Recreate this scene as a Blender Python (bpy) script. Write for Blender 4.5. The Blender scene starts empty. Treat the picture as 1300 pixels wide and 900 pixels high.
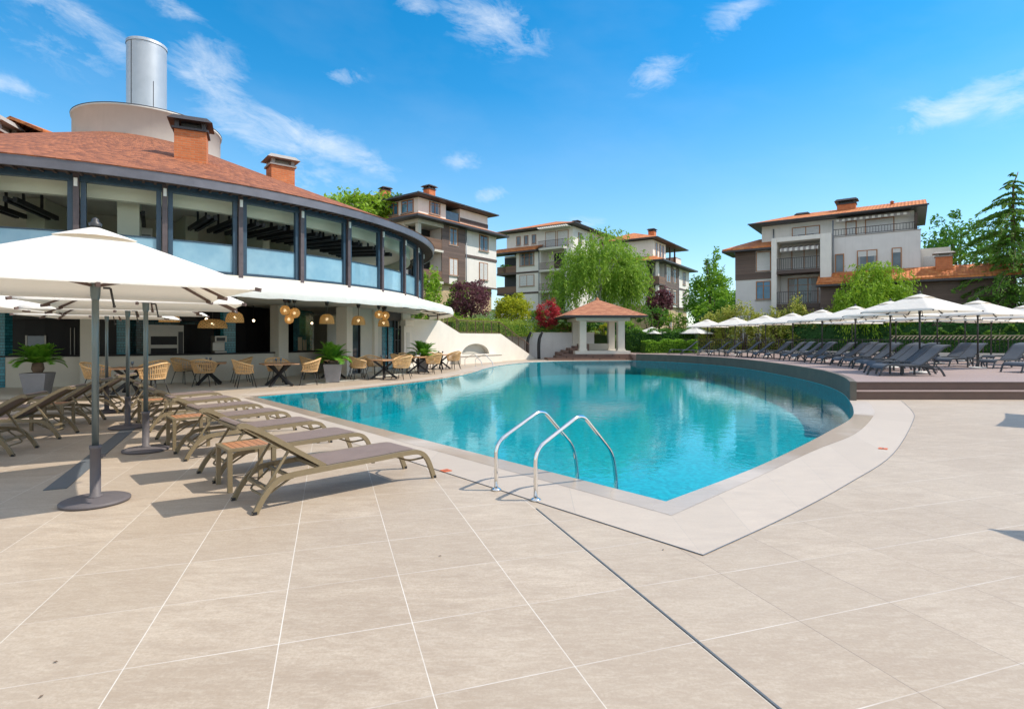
import bpy, bmesh, math, random
import numpy as np
from mathutils import Vector, Matrix
R = math.radians
PI = math.pi
scene = bpy.context.scene
COL = scene.collection
rnd = random.Random(7)
HORIZON, FOCAL, EYE = 430.0, 700.0, 1.6

# ------------------------------------------------------------------ materials
class Mat:
    def __init__(s, name):
        s.m = bpy.data.materials.new(name); s.m.use_nodes = True
        s.nt = s.m.node_tree; s.nt.nodes.clear()
        s.out = s.nt.nodes.new('ShaderNodeOutputMaterial')
    def n(s, t, props=None, **inp):
        nd = s.nt.nodes.new('ShaderNode' + t)
        for k, v in (props or {}).items(): setattr(nd, k, v)
        for k, v in inp.items():
            k = k.replace('_', ' ')
            s.put(nd.inputs[k] if k in nd.inputs else nd.inputs[int(k[1:])], v)
        return nd
    def put(s, sock, v):
        if isinstance(v, bpy.types.NodeSocket): s.nt.links.new(v, sock)
        elif isinstance(v, bpy.types.Node): s.nt.links.new(v.outputs[0], sock)
        elif isinstance(v, (tuple, list)) and sock.type == 'RGBA' and len(v) == 3: sock.default_value = (*v, 1)
        else: sock.default_value = v
    def math(s, op, a, b=0.0, c=0.0):
        nd = s.nt.nodes.new('ShaderNodeMath'); nd.operation = op
        s.put(nd.inputs[0], a); s.put(nd.inputs[1], b); s.put(nd.inputs[2], c)
        return nd.outputs[0]
    def mix(s, fac, a, b, blend='MIX'):
        nd = s.nt.nodes.new('ShaderNodeMix'); nd.data_type = 'RGBA'; nd.blend_type = blend
        s.put(nd.inputs[0], fac); s.put(nd.inputs[6], a); s.put(nd.inputs[7], b)
        return nd.outputs[2]
    def noise(s, vec, scale, detail=4.0, rough=.6, dist=0.0):
        nd = s.n('TexNoise', Vector=vec, Scale=scale, Detail=detail, Roughness=rough, Distortion=dist)
        return nd.outputs['Fac']
    def rng(s, v, a, b, c=0.0, d=1.0):
        nd = s.n('MapRange', {'clamp': True}); 
        for i, x in enumerate((v, a, b, c, d)): s.put(nd.inputs[i], x)
        return nd.outputs[0]
    def uv(s): return s.n('TexCoord').outputs['UV']
    def obj(s): return s.n('TexCoord').outputs['Object']
    def world(s): return s.n('NewGeometry').outputs['Position']
    def sep(s, v): return s.n('SeparateXYZ', Vector=v).outputs
    def comb(s, x, y, z=0.0): return s.n('CombineXYZ', X=x, Y=y, Z=z).outputs[0]
    def scale(s, v, sc):
        nd = s.n('Mapping', Vector=v); nd.inputs['Scale'].default_value = sc; return nd.outputs[0]
    def white(s, vec):
        return s.n('TexWhiteNoise', {'noise_dimensions': '3D'}, Vector=vec).outputs['Value']
    def bump(s, h, strength=.3, dist=.01):
        return s.n('Bump', Height=h, Strength=strength, Distance=dist).outputs[0]
    def bsdf(s, **k):
        b = s.n('BsdfPrincipled', **k); s.nt.links.new(b.outputs[0], s.out.inputs['Surface']); return b
    def surf(s, sh): s.nt.links.new(sh if isinstance(sh, bpy.types.NodeSocket) else sh.outputs[0], s.out.inputs['Surface'])

def plain(name, col, rough=.5, metal=0.0, var=.12, sc=6.0, bump=.08, spec=.5):
    m = Mat(name); p = m.world()
    f = m.noise(p, sc, 5)
    big = m.noise(p, sc * .13, 3)
    c = m.mix(m.rng(f, .3, .7), tuple(x * (1 - var) for x in col), tuple(min(1, x * (1 + var * .6)) for x in col))
    c = m.mix(m.rng(big, .35, .7, 0, .5), c, tuple(x * (1 - var) for x in col))
    k = dict(Base_Color=c, Roughness=m.rng(f, .2, .8, max(0, rough - .07), min(1, rough + .08)), Metallic=metal)
    if bump: k['Normal'] = m.bump(m.noise(p, sc * 9, 3), bump, .004)
    b = m.bsdf(**k); b.inputs['Specular IOR Level'].default_value = spec
    return m.m

def plaster(name, col, streak=.12):
    m = Mat(name); p = m.world()
    f = m.noise(p, 1.2, 5, .65); st = m.noise(m.scale(p, (3.0, 3.0, .22)), 1.6, 4)
    c = m.mix(m.rng(f, .3, .75), tuple(x * .9 for x in col), col)
    c = m.mix(m.rng(st, .5, .8, 0, streak * 3), c, tuple(x * .72 for x in col))
    m.bsdf(Base_Color=c, Roughness=.85, Normal=m.bump(m.noise(p, 60, 3), .25, .004))
    return m.m

def tile_roof(name, c1, c2, pitch=.24, row=.34, rw=.7, stag=0.0):
    m = Mat(name); uv = m.sep(m.uv())
    v = m.math('DIVIDE', uv[1], row); u = m.math('ADD', m.math('DIVIDE', uv[0], pitch), m.math('MULTIPLY', m.math('FLOOR', v), stag))
    cell = m.comb(m.math('FLOOR', u), m.math('FLOOR', v))
    wn = m.white(cell)
    ridge = m.math('ABSOLUTE', m.math('SINE', m.math('MULTIPLY', u, PI)))
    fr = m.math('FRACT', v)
    h = m.math('ADD', m.math('MULTIPLY', ridge, rw), m.math('MULTIPLY', m.math('SUBTRACT', 1.0, fr), .5))
    n = m.noise(m.world(), .7, 4)
    c = m.mix(wn, c1, c2)
    c = m.mix(m.rng(n, .4, .75, 0, .25), c, tuple(x * .55 for x in c1))
    c = m.mix(m.math('MULTIPLY', m.math('LESS_THAN', fr, .2), .55), c, tuple(x * .35 for x in c1))  # gap shadow at the tile overlaps, darkened into the colour
    m.bsdf(Base_Color=c, Roughness=.8, Normal=m.bump(h, .9, .05))
    return m.m

def planks(name, col, w=.16, axis=1, var=.3, rough=.6, gap=.07, coord='uv'):
    m = Mat(name); src = m.uv() if coord == 'uv' else m.world(); uv = m.sep(src)
    v = m.math('DIVIDE', uv[axis], w); fl = m.math('FLOOR', v); fr = m.math('FRACT', v)
    wn = m.white(m.comb(fl, 0.0, 3.0))
    grain = m.noise(m.scale(src, (1.2, 30, 1) if axis == 1 else (30, 1.2, 1)), 2.0, 5)
    c = m.mix(wn, tuple(x * (1 - var) for x in col), tuple(x * (1 + var * .5) for x in col))
    c = m.mix(m.rng(grain, .35, .7, 0, .45), c, tuple(x * .6 for x in col))
    g = m.math('GREATER_THAN', m.math('ABSOLUTE', m.math('SUBTRACT', fr, .5)), .5 - gap * .5)
    c = m.mix(m.math('MULTIPLY', g, .75), c, tuple(x * .2 for x in col))
    m.bsdf(Base_Color=c, Roughness=rough, Normal=m.bump(m.math('SUBTRACT', 1.0, g), .5, .01))
    return m.m

def bricks(name, c1, c2, mortar, sc=1.0):
    m = Mat(name); uv = m.uv()
    b = m.n('TexBrick', Vector=uv, Color1=c1, Color2=c2, Mortar=mortar, Scale=sc)
    b.inputs['Mortar Size'].default_value = .012; b.inputs['Brick Width'].default_value = .26; b.inputs['Row Height'].default_value = .085
    c = m.mix(m.rng(m.noise(m.world(), 3, 4), .3, .7, 0, .5), b.outputs[0], tuple(x * .6 for x in c1))
    m.bsdf(Base_Color=c, Roughness=.85, Normal=m.bump(m.math('SUBTRACT', 1.0, b.outputs[1]), .5, .01))
    return m.m

def leafmat(name, dark, mid, light, trans=.35):
    m = Mat(name)
    g = m.n('NewGeometry'); r = g.outputs['Random Per Island']
    ramp = m.n('ValToRGB', Fac=r); e = ramp.color_ramp.elements
    e[0].position = 0; e[0].color = (*dark, 1); e[1].position = 1; e[1].color = (*light, 1)
    k = ramp.color_ramp.elements.new(.5); k.color = (*mid, 1)
    n = m.noise(m.world(), .8, 3)
    c = m.mix(m.rng(n, .35, .7, 0, .6), ramp.outputs[0], mid)
    d = m.n('BsdfPrincipled', Base_Color=c, Roughness=.55)
    d.inputs['Specular IOR Level'].default_value = .3
    t = m.n('BsdfTranslucent', Color=m.mix(.5, c, light))
    m.surf(m.n('MixShader', i0=trans, i1=d.outputs[0], i2=t.outputs[0]))
    return m.m

def glassy(name, col, rough=.04, spec=.8):
    m = Mat(name); p = m.world()
    c = m.mix(m.rng(m.noise(p, .9, 2), .35, .65), tuple(x * .5 for x in col), col)
    b = m.bsdf(Base_Color=c, Roughness=rough, Normal=m.bump(m.noise(p, 1.5, 2), .04, .05))
    b.inputs['Specular IOR Level'].default_value = spec
    return m.m

def emit(name, col, s):
    m = Mat(name); m.surf(m.n('Emission', Color=col, Strength=s)); return m.m

M = {}
M['plaster_white'] = plaster('white plaster', (.78, .74, .69))
M['plaster_cream'] = plaster('cream plaster', (.60, .57, .50), .05)
M['plaster_bright'] = plaster('bright plaster', (.74, .685, .60), .06)
M['plaster_shade'] = plaster('shaded plaster', (.70, .67, .66))  # white plaster with shade put into its colour
M['beige'] = plain('beige paint', (.70, .66, .56), .8, sc=2, var=.06)
M['counter'] = plaster('counter plaster', (.55, .52, .45), .04)
M['olive'] = plain('pale olive paint', (.62, .63, .50), .75, sc=2, var=.05)
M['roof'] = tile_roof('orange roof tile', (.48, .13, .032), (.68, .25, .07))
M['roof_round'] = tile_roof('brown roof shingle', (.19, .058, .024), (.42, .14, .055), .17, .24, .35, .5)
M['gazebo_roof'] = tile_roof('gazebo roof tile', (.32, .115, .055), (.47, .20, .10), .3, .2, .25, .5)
M['eave'] = plain('dark eave paint', (.045, .04, .045), .5)
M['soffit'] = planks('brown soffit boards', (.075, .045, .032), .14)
M['wood_dark'] = planks('dark wood cladding', (.15, .098, .078), .17)
M['wood_brown'] = planks('brown timber', (.19, .105, .065), .12)
M['band'] = plain('brown band', (.10, .07, .06), .7)
M['frame_brown'] = plain('orange brown window frame', (.36, .145, .045), .5)
M['rail_dark'] = plain('dark railing', (.05, .042, .042), .5)
M['rail_brown'] = plain('rusty brown railing', (.16, .09, .06), .6)
M['glass'] = glassy('window glass', (.10, .13, .16))
M['glass_blue'] = glassy('blue window glass', (.04, .16, .30))
M['shutter'] = planks('white roller shutter', (.68, .67, .66), .06, 1, .04, .5, .12)
M['stone'] = bricks('sand stone', (.50, .36, .20), (.60, .45, .27), (.45, .36, .24), .35)
M['brick'] = bricks('orange brick', (.55, .15, .05), (.68, .22, .08), (.50, .25, .14))
M['concrete'] = plain('grey concrete cap', (.36, .33, .31), .85)
M['drum'] = plaster('chimney drum render', (.63, .59, .55), .08)
M['steel_pipe'] = plain('pale steel flue', (.44, .48, .53), .45, .35, .08, 1.5)
M['fascia'] = plain('grey zinc fascia', (.155, .15, .175), .45, .25, .3, 1.2)
M['blue_steel'] = plain('blue black steel', (.028, .06, .095), .38, 0, .25)
M['brown_steel'] = plain('brown steel post', (.10, .075, .078), .45, 0, .3)
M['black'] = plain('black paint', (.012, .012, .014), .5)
M['black_gloss'] = plain('black cabinet', (.007, .006, .008), .45, bump=0, spec=.25)
M['steel'] = plain('stainless steel', (.26, .245, .22), .4, .8, .08)
M['canvas'] = None
M['white_paint'] = plain('white paint', (.78, .77, .74), .6, var=.04)
M['grey_pot'] = plain('grey planter', (.25, .245, .26), .65, 0, .15, 3)
M['beige_metal'] = plain('beige powder coated frame', (.215, .165, .095), .45, 0, .1, 12)
M['slate_metal'] = plain('slate powder coated frame', (.045, .052, .062), .45, 0, .1, 12)
M['rattan'] = plain('rattan', (.74, .47, .22), .6, 0, .3, 25)
M['cushion'] = plain('beige cushion', (.50, .42, .30), .9, 0, .1, 20)
M['orange_wood'] = planks('orange teak slats', (.48, .215, .10), .075, 0, .15, .5, .16)
M['table_wood'] = planks('table wood', (.50, .27, .14), .12, 0, .2, .45, .03)
M['pole'] = plain('blue grey pole', (.16, .20, .21), .35, .6, .1)
M['pole_dark'] = plain('dark pole', (.05, .05, .052), .4, .2, .1)
M['base_plate'] = plain('mauve grey base plate', (.115, .102, .108), .6, 0, .1, 8)
M['rail_thin'] = plain('thin rusty railing', (.2, .12, .085), .6)
M['trunk'] = plain('bark', (.16, .11, .075), .9, 0, .4, 8, .6)
M['birch'] = plain('pale bark', (.55, .52, .47), .85, 0, .35, 5, .4)
M['wall_slate'] = plain('dark stone wall', (.125, .105, .085), .7, 0, .3, 2, .3)
M['deck'] = planks('mauve timber deck', (.33, .245, .225), .145, 1, .1, .65, .05, 'world')
M['deck_riser'] = plain('brown step riser', (.135, .085, .07), .6, 0, .2, 3)
M['deck_brown'] = planks('brown timber steps', (.20, .115, .085), .14, 1, .2, .6, .05, 'world')
M['red_sign'] = plain('red orange marker', (.60, .13, .04), .5)
M['gutter'] = plain('grey gutter', (.20, .22, .25), .4, .5)
M['dark_strip'] = plain('slate drain', (.11, .125, .14), .55, 0, .15, 20)

def make_canvas():
    m = Mat('white canvas'); p = m.world()
    w = m.noise(p, 2.2, 3)
    c = m.mix(m.rng(w, .3, .7), (.83, .80, .75), (.88, .86, .82))
    d = m.n('BsdfDiffuse', Color=c, Normal=m.bump(m.noise(p, 6, 4), .45, .04))
    t = m.n('BsdfTranslucent', Color=(.86, .73, .54))
    m.surf(m.n('MixShader', i0=.26, i1=d.outputs[0], i2=t.outputs[0]))
    return m.m
M['canvas'] = make_canvas()
def make_sling(name, c1, c2):
    m = Mat(name); uv = m.sep(m.obj())
    ch = m.n('TexChecker', Vector=m.obj(), Color1=c1, Color2=c2, Scale=160.0)
    f = m.noise(m.world(), 5, 3)
    c = m.mix(m.rng(f, .3, .7, 0, .4), ch.outputs[0], tuple(x * .8 for x in c1))
    m.bsdf(Base_Color=c, Roughness=.7, Normal=m.bump(ch.outputs[1], .15, .002))
    return m.m
M['sling_beige'] = make_sling('mauve mesh sling', (.185, .135, .118), (.235, .175, .152))
M['sling_slate'] = make_sling('slate mesh sling', (.062, .076, .10), (.092, .11, .14))
def make_wicker():
    m = Mat('woven wicker'); o = m.sep(m.obj())
    a = m.math('ARCTAN2', o[1], o[0])
    s1 = m.math('SINE', m.math('ADD', m.math('MULTIPLY', a, 18.0), m.math('MULTIPLY', o[2], 70.0)))
    s2 = m.math('SINE', m.math('SUBTRACT', m.math('MULTIPLY', a, 18.0), m.math('MULTIPLY', o[2], 70.0)))
    k = m.math('GREATER_THAN', m.math('MAXIMUM', s1, s2), .1)
    d = m.n('BsdfPrincipled', Base_Color=(.62, .40, .17), Roughness=.6)
    t = m.n('BsdfTranslucent', Color=(.70, .44, .17))
    dt = m.n('MixShader', i0=.45, i1=d.outputs[0], i2=t.outputs[0])
    tr = m.n('BsdfTransparent')
    m.surf(m.n('MixShader', i0=m.math('MULTIPLY_ADD', k, .5, .5), i1=tr.outputs[0], i2=dt.outputs[0]))
    return m.m
M['wicker'] = make_wicker()
M['bulb'] = emit('lamp bulb', (1, .78, .48), 6)
def make_teal():
    m = Mat('teal wall tile'); uv = m.uv()
    b = m.n('TexBrick', Vector=uv, Color1=(.02, .16, .22), Color2=(.035, .26, .34), Mortar=(.01, .05, .07), Scale=1.0)
    b.inputs['Brick Width'].default_value = .3; b.inputs['Row Height'].default_value = .1; b.inputs['Mortar Size'].default_value = .008
    m.bsdf(Base_Color=b.outputs[0], Roughness=.2, Normal=m.bump(m.noise(uv, 5, 2), .3, .01))
    return m.m
M['teal'] = make_teal()
def make_balustrade():
    m = Mat('pale blue balustrade glass'); p = m.world()
    b = m.n('BsdfPrincipled', Base_Color=m.mix(m.rng(m.noise(p, 1.5, 3), .35, .7), (.22, .42, .55), (.32, .52, .63)), Roughness=.05)
    b.inputs['Specular IOR Level'].default_value = 1.0
    t = m.n('BsdfTransparent', Color=(.72, .88, .92))
    m.surf(m.n('MixShader', i0=.72, i1=t.outputs[0], i2=b.outputs[0]))
    return m.m
M['balustrade'] = make_balustrade()
def make_awning_stripe():
    m = Mat('striped awning'); uv = m.sep(m.uv())
    k = m.math('GREATER_THAN', m.math('FRACT', m.math('DIVIDE', uv[0], .42)), .5)
    m.bsdf(Base_Color=m.mix(k, (.68, .65, .6), (.30, .27, .26)), Roughness=.8)
    return m.m
M['stripe'] = make_awning_stripe()

def make_tiles():
    m = Mat('travertine look floor tile'); p = m.world(); s = m.sep(p)
    sc = m.math('ADD', m.math('MULTIPLY', s[0], .9497), m.math('MULTIPLY', s[1], .3133))
    tc = m.math('SUBTRACT', m.math('MULTIPLY', s[1], .9497), m.math('MULTIPLY', s[0], .3133))
    pu, pv = .6965, .667
    u = m.math('DIVIDE', m.math('ADD', sc, .256), pu)
    v = m.math('DIVIDE', m.math('SUBTRACT', tc, 2.463), pv)
    fu = m.math('ABSOLUTE', m.math('SUBTRACT', m.math('FRACT', u), .5)); fv = m.math('ABSOLUTE', m.math('SUBTRACT', m.math('FRACT', v), .5))
    cell = m.comb(m.math('FLOOR', u), m.math('FLOOR', v))
    wn = m.white(cell); wn2 = m.white(m.comb(m.math('FLOOR', v), m.math('FLOOR', u), 5.0))
    loc = m.n('VectorMath', {'operation': 'ADD'}, i0=p, i1=m.n('VectorMath', {'operation': 'SCALE'}, i0=m.comb(wn, wn2, 0.0), Scale=60.0).outputs[0])
    rot = m.n('Mapping', Vector=loc.outputs[0]); rot.inputs['Rotation'].default_value = (0, 0, R(-32)); rot.inputs['Scale'].default_value = (1, 3.4, 1)
    cloud = m.noise(rot.outputs[0], 1.7, 7, .68, .5)
    fine = m.noise(p, 55, 5, .75)
    speck = m.noise(p, 210, 2, .6)
    base = m.mix(wn, (.425, .342, .258), (.560, .464, .362))
    base = m.mix(m.rng(cloud, .36, .64, 0, .95), base, (.375, .292, .218))
    mot = m.noise(rot.outputs[0], 9.0, 6, .75, .8)
    base = m.mix(m.rng(mot, .44, .66, 0, .6), base, (.36, .276, .20))
    base = m.mix(m.rng(mot, .52, .30, 0, .45), base, (.555, .478, .385))
    base = m.mix(m.rng(fine, .40, .66, 0, .55), base, (.325, .255, .19))
    base = m.mix(m.rng(speck, .56, .72, 0, .4), base, (.29, .23, .18))
    base = m.mix(m.rng(m.noise(p, .16, 3), .4, .65, 0, .35), base, (.515, .45, .375))
    base = m.mix(m.rng(m.noise(p, .45, 5, .65), .56, .75, 0, .28), base, (.42, .345, .27))
    ju = m.math('GREATER_THAN', fu, .5 - .0027 / pu)
    jv = m.math('GREATER_THAN', fv, .5 - .0032 / pv)
    broken = m.rng(m.noise(p, 1.3, 2), .38, .52)
    right = m.math('GREATER_THAN', sc, 1.95)
    ucol = m.mix(right, (.70, .66, .60), (.20, .16, .13))
    vfac = m.math('MULTIPLY', jv, m.math('MULTIPLY_ADD', broken, .6, .4))
    c = m.mix(vfac, base, m.mix(m.noise(p, .9, 2), (.36, .30, .25), (.78, .73, .67)))
    c = m.mix(m.math('MULTIPLY', ju, m.math('MULTIPLY', m.math('MULTIPLY_ADD', right, -.12, .9), m.rng(m.noise(p, .8, 3), .3, .6, .45, 1.0))), c, ucol)
    j = m.math('MAXIMUM', ju, jv)
    h = m.math('SUBTRACT', m.math('MULTIPLY', m.noise(p, 30, 5, .7), .25), j)
    rgh = m.rng(fine, .3, .7, .42, .62)
    m.bsdf(Base_Color=c, Roughness=rgh, Normal=m.bump(h, .22, .004))
    return m.m
M['tiles'] = make_tiles()
def make_coping(name, c1, c2, gap):
    m = Mat(name); p = m.world(); uv = m.sep(m.uv())
    v = m.math('DIVIDE', uv[0], gap); fr = m.math('ABSOLUTE', m.math('SUBTRACT', m.math('FRACT', v), .5))
    wn = m.white(m.comb(m.math('FLOOR', v), 1.0))
    st = m.noise(m.scale(p, (1.3, 4, 1)), 2.4, 5, .65)
    c = m.mix(m.rng(st, .3, .7), c1, c2)
    c = m.mix(m.math('MULTIPLY', wn, .35), c, tuple(x * .82 for x in c1))
    c = m.mix(m.rng(m.noise(p, 40, 4, .7), .5, .75, 0, .3), c, tuple(x * .75 for x in c1))
    j = m.math('GREATER_THAN', fr, .5 - .004 / gap)
    c = m.mix(m.math('MULTIPLY', j, .6), c, (.3, .28, .26))
    m.bsdf(Base_Color=c, Roughness=m.rng(st, .3, .7, .5, .65))
    return m.m
M['coping'] = make_coping('pale stone coping', (.465, .392, .325), (.52, .445, .375), 1.25)
def make_lip():
    m = Mat('wet stone pool lip'); p = m.world()
    wet = m.rng(m.noise(p, .28, 3, .55, .3), .40, .52)
    st = m.noise(m.scale(p, (1.3, 4, 1)), 2.4, 5, .65)
    c = m.mix(m.rng(st, .3, .7), (.47, .40, .34), (.54, .47, .41))
    c = m.mix(m.math('MULTIPLY', wet, .7), c, (.35, .27, .20))
    b = m.bsdf(Base_Color=c, Roughness=m.math('MULTIPLY_ADD', wet, -.25, .42))
    return m.m
M['lip'] = make_lip()
def make_water():
    m = Mat('pool water'); p = m.world()
    h = m.math('ADD', m.math('MULTIPLY', m.noise(p, 3.2, 3, .5, .4), 1.0), m.math('MULTIPLY', m.noise(p, 17, 3), .22))
    calm = m.rng(m.noise(p, .12, 2), .35, .65, .3, 1.0)
    nb = m.n('Bump', Height=m.math('MULTIPLY', h, calm), Strength=.085, Distance=.05)
    fr = m.n('Fresnel', IOR=1.29, Normal=nb.outputs[0])
    g = m.n('BsdfGlossy', Color=(.88, .98, 1.0), Roughness=.0, Normal=nb.outputs[0])
    t = m.n('BsdfTransparent', Color=(.24, .90, .92))
    fac = m.math('MINIMUM', m.math('MULTIPLY', fr.outputs[0], .92), .60)
    m.surf(m.n('MixShader', i0=fac, i1=t.outputs[0], i2=g.outputs[0]))
    return m.m
M['water'] = make_water()
def make_basin():
    m = Mat('turquoise pool mosaic'); p = m.world()
    v = m.n('TexVoronoi', Vector=p, Scale=18.0)
    v2 = m.n('TexVoronoi', {'feature': 'DISTANCE_TO_EDGE'}, Vector=m.n('VectorMath', {'operation': 'ADD'}, i0=p, i1=m.n('VectorMath', {'operation': 'SCALE'}, i0=m.n('TexNoise', Vector=p, Scale=1.5).outputs['Color'], Scale=.6).outputs[0]).outputs[0], Scale=2.2)
    c = m.mix(m.white(m.n('VectorMath', {'operation': 'FLOOR'}, i0=m.scale(p, (16, 16, 16))).outputs[0]), (.001, .31, .38), (.007, .48, .56))
    m.bsdf(Base_Color=c, Roughness=.5)
    return m.m
M['basin'] = make_basin()
def make_grass():
    m = Mat('lawn'); p = m.world()
    c = m.mix(m.noise(p, 2.5, 6), (.03, .075, .012), (.09, .16, .03))
    c = m.mix(m.rng(m.noise(p, .15, 3), .5, .7), c, (.12, .11, .05))
    m.bsdf(Base_Color=c, Roughness=.9, Normal=m.bump(m.noise(p, 25, 4), .8, .05))
    return m.m
M['grass'] = make_grass()
M['leaf_bright'] = leafmat('bright green leaves', (.07, .17, .012), (.16, .34, .02), (.30, .50, .05), .42)
M['leaf_willow'] = leafmat('willow leaves', (.09, .19, .015), (.21, .38, .03), (.38, .54, .08), .45)
M['leaf_lime'] = leafmat('lime green leaves', (.10, .22, .012), (.22, .40, .025), (.38, .55, .05), .42)
M['leaf_mid'] = leafmat('mid green leaves', (.03, .10, .012), (.07, .19, .02), (.14, .30, .04), .4)
M['leaf_dark'] = leafmat('dark green leaves', (.012, .06, .014), (.03, .12, .022), (.06, .19, .035), .32)
M['leaf_cedar'] = leafmat('cedar needles', (.04, .12, .022), (.11, .25, .03), (.23, .40, .05), .42)
M['leaf_yellow'] = leafmat('yellow green leaves', (.10, .20, .015), (.38, .44, .02), (.62, .58, .04), .42)
M['leaf_variegated'] = leafmat('variegated leaves', (.09, .19, .015), (.32, .40, .05), (.70, .64, .20), .4)
M['leaf_purple'] = leafmat('purple plum leaves', (.07, .022, .032), (.15, .05, .065), (.27, .12, .14), .4)
M['leaf_red'] = leafmat('red maple leaves', (.22, .012, .02), (.42, .03, .045), (.62, .09, .10), .35)
M['leaf_hedge'] = leafmat('olive hedge leaves', (.11, .19, .015), (.24, .34, .03), (.40, .47, .08), .38)
M['leaf_rust'] = leafmat('rust and gold leaves', (.16, .09, .02), (.34, .18, .03), (.5, .34, .05), .3)
M['frond'] = leafmat('cycad fronds', (.03, .12, .012), (.09, .27, .02), (.22, .45, .04), .4)
M['flower_pink'] = leafmat('coral pink flowers', (.55, .14, .10), (.65, .22, .16), (.7, .35, .25), .3)
M['flower_iris'] = leafmat('pale lavender flowers', (.28, .27, .38), (.42, .41, .52), (.55, .55, .62), .3)
# ------------------------------------------------------------------ mesh helpers
class MB:
    def __init__(s): s.bm = bmesh.new(); s.mi = 0; s.smooth = False
    def mat(s, i): s.mi = i; return s
    def face(s, vs):
        try: f = s.bm.faces.new(vs)
        except ValueError: return None
        f.material_index = s.mi; f.smooth = s.smooth; return f
    def poly(s, pts): return s.face([s.bm.verts.new(p) for p in pts])
    def hexa(s, lo, hi):
        a = [s.bm.verts.new(p) for p in lo]; b = [s.bm.verts.new(p) for p in hi]; n = len(a)
        s.face(a[::-1]); s.face(b)
        for i in range(n): s.face([a[i], a[(i + 1) % n], b[(i + 1) % n], b[i]])
    def box(s, x0, x1, y0, y1, z0, z1):
        if x0 > x1: x0, x1 = x1, x0
        if y0 > y1: y0, y1 = y1, y0
        s.hexa([(x0, y0, z0), (x1, y0, z0), (x1, y1, z0), (x0, y1, z0)], [(x0, y0, z1), (x1, y0, z1), (x1, y1, z1), (x0, y1, z1)])
        return s
    def taper(s, cx, cy, z0, z1, w0, w1, rot=0):
        def sq(w, z): return [(cx + w * math.cos(rot + PI / 4 + k * PI / 2) * .7071, cy + w * math.sin(rot + PI / 4 + k * PI / 2) * .7071, z) for k in range(4)]
        s.hexa(sq(w0, z0), sq(w1, z1)); return s
    def beam(s, p0, p1, w, h, up=(0, 0, 1)):
        p0, p1 = Vector(p0), Vector(p1); d = (p1 - p0).normalized(); u = Vector(up)
        sd = d.cross(u)
        if sd.length < 1e-4: sd = d.cross(Vector((1, 0, 0)))
        sd.normalize(); u = sd.cross(d).normalized()
        q = [sd * (a * w / 2) + u * (b * h / 2) for a, b in ((-1, -1), (1, -1), (1, 1), (-1, 1))]
        s.hexa([p0 + k for k in q], [p1 + k for k in q]); return s
    def ribbon(s, pts, w, h, up=(0, 1, 0)):
        # continuous bar of rectangular section through pts
        pts = [Vector(p) for p in pts]; u = Vector(up); rings = []
        for i, p in enumerate(pts):
            d = (pts[min(i + 1, len(pts) - 1)] - pts[max(i - 1, 0)]).normalized()
            nn = d.cross(u).normalized()
            rings.append([s.bm.verts.new(p + u * (a * w / 2) + nn * (b * h / 2)) for a, b in ((-1, -1), (1, -1), (1, 1), (-1, 1))])
        s.face(rings[0][::-1]); s.face(rings[-1])
        for a, b in zip(rings, rings[1:]):
            for k in range(4): s.face([a[k], a[(k + 1) % 4], b[(k + 1) % 4], b[k]])
        return s
    def tube(s, pts, r, n=8, cap=True):
        pts = [Vector(p) for p in pts]; rr = r if isinstance(r, (list, tuple)) else [r] * len(pts)
        rings = []; prev = None
        for i, p in enumerate(pts):
            d = (pts[min(i + 1, len(pts) - 1)] - pts[max(i - 1, 0)]).normalized()
            ref = prev if prev is not None else (Vector((0, 0, 1)) if abs(d.z) < .9 else Vector((1, 0, 0)))
            a = (ref - d * ref.dot(d)).normalized(); b = d.cross(a); prev = a
            rings.append([s.bm.verts.new(p + (a * math.cos(t) + b * math.sin(t)) * rr[i]) for t in (2 * PI * k / n for k in range(n))])
        sm = s.smooth; s.smooth = True
        for a, b in zip(rings, rings[1:]):
            for k in range(n): s.face([a[k], a[(k + 1) % n], b[(k + 1) % n], b[k]])
        s.smooth = False
        if cap: s.face(rings[0][::-1]); s.face(rings[-1])
        s.smooth = sm; return s
    def lathe(s, prof, n=24, c=(0, 0, 0), sx=1, sy=1, cap0=False, cap1=False, smooth=True):
        rings = [[s.bm.verts.new((c[0] + r * sx * math.cos(2 * PI * k / n), c[1] + r * sy * math.sin(2 * PI * k / n), c[2] + z)) for k in range(n)] for r, z in prof]
        s.smooth = smooth
        for a, b in zip(rings, rings[1:]):
            for k in range(n): s.face([a[k], a[(k + 1) % n], b[(k + 1) % n], b[k]])
        s.smooth = False
        if cap0: s.face(rings[0][::-1])
        if cap1: s.face(rings[-1])
        return s
    def arc(s, r0, r1, z0, z1, a0, a1, seg=None):
        seg = seg or max(2, int(abs(a1 - a0) / 3))
        rings = []
        for i in range(seg + 1):
            t = R(a0 + (a1 - a0) * i / seg); c, sn = math.cos(t), math.sin(t)
            rings.append([s.bm.verts.new(p) for p in ((r0 * c, r0 * sn, z0), (r1 * c, r1 * sn, z0), (r1 * c, r1 * sn, z1), (r0 * c, r0 * sn, z1))])
        for a, b in zip(rings, rings[1:]):
            for k in range(4): s.face([a[k], a[(k + 1) % 4], b[(k + 1) % 4], b[k]])
        s.face(rings[0][::-1]); s.face(rings[-1]); return s
    def prism(s, pts, z0, z1):
        s.hexa([(p[0], p[1], z0) for p in pts], [(p[0], p[1], z1) for p in pts]); return s
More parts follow.
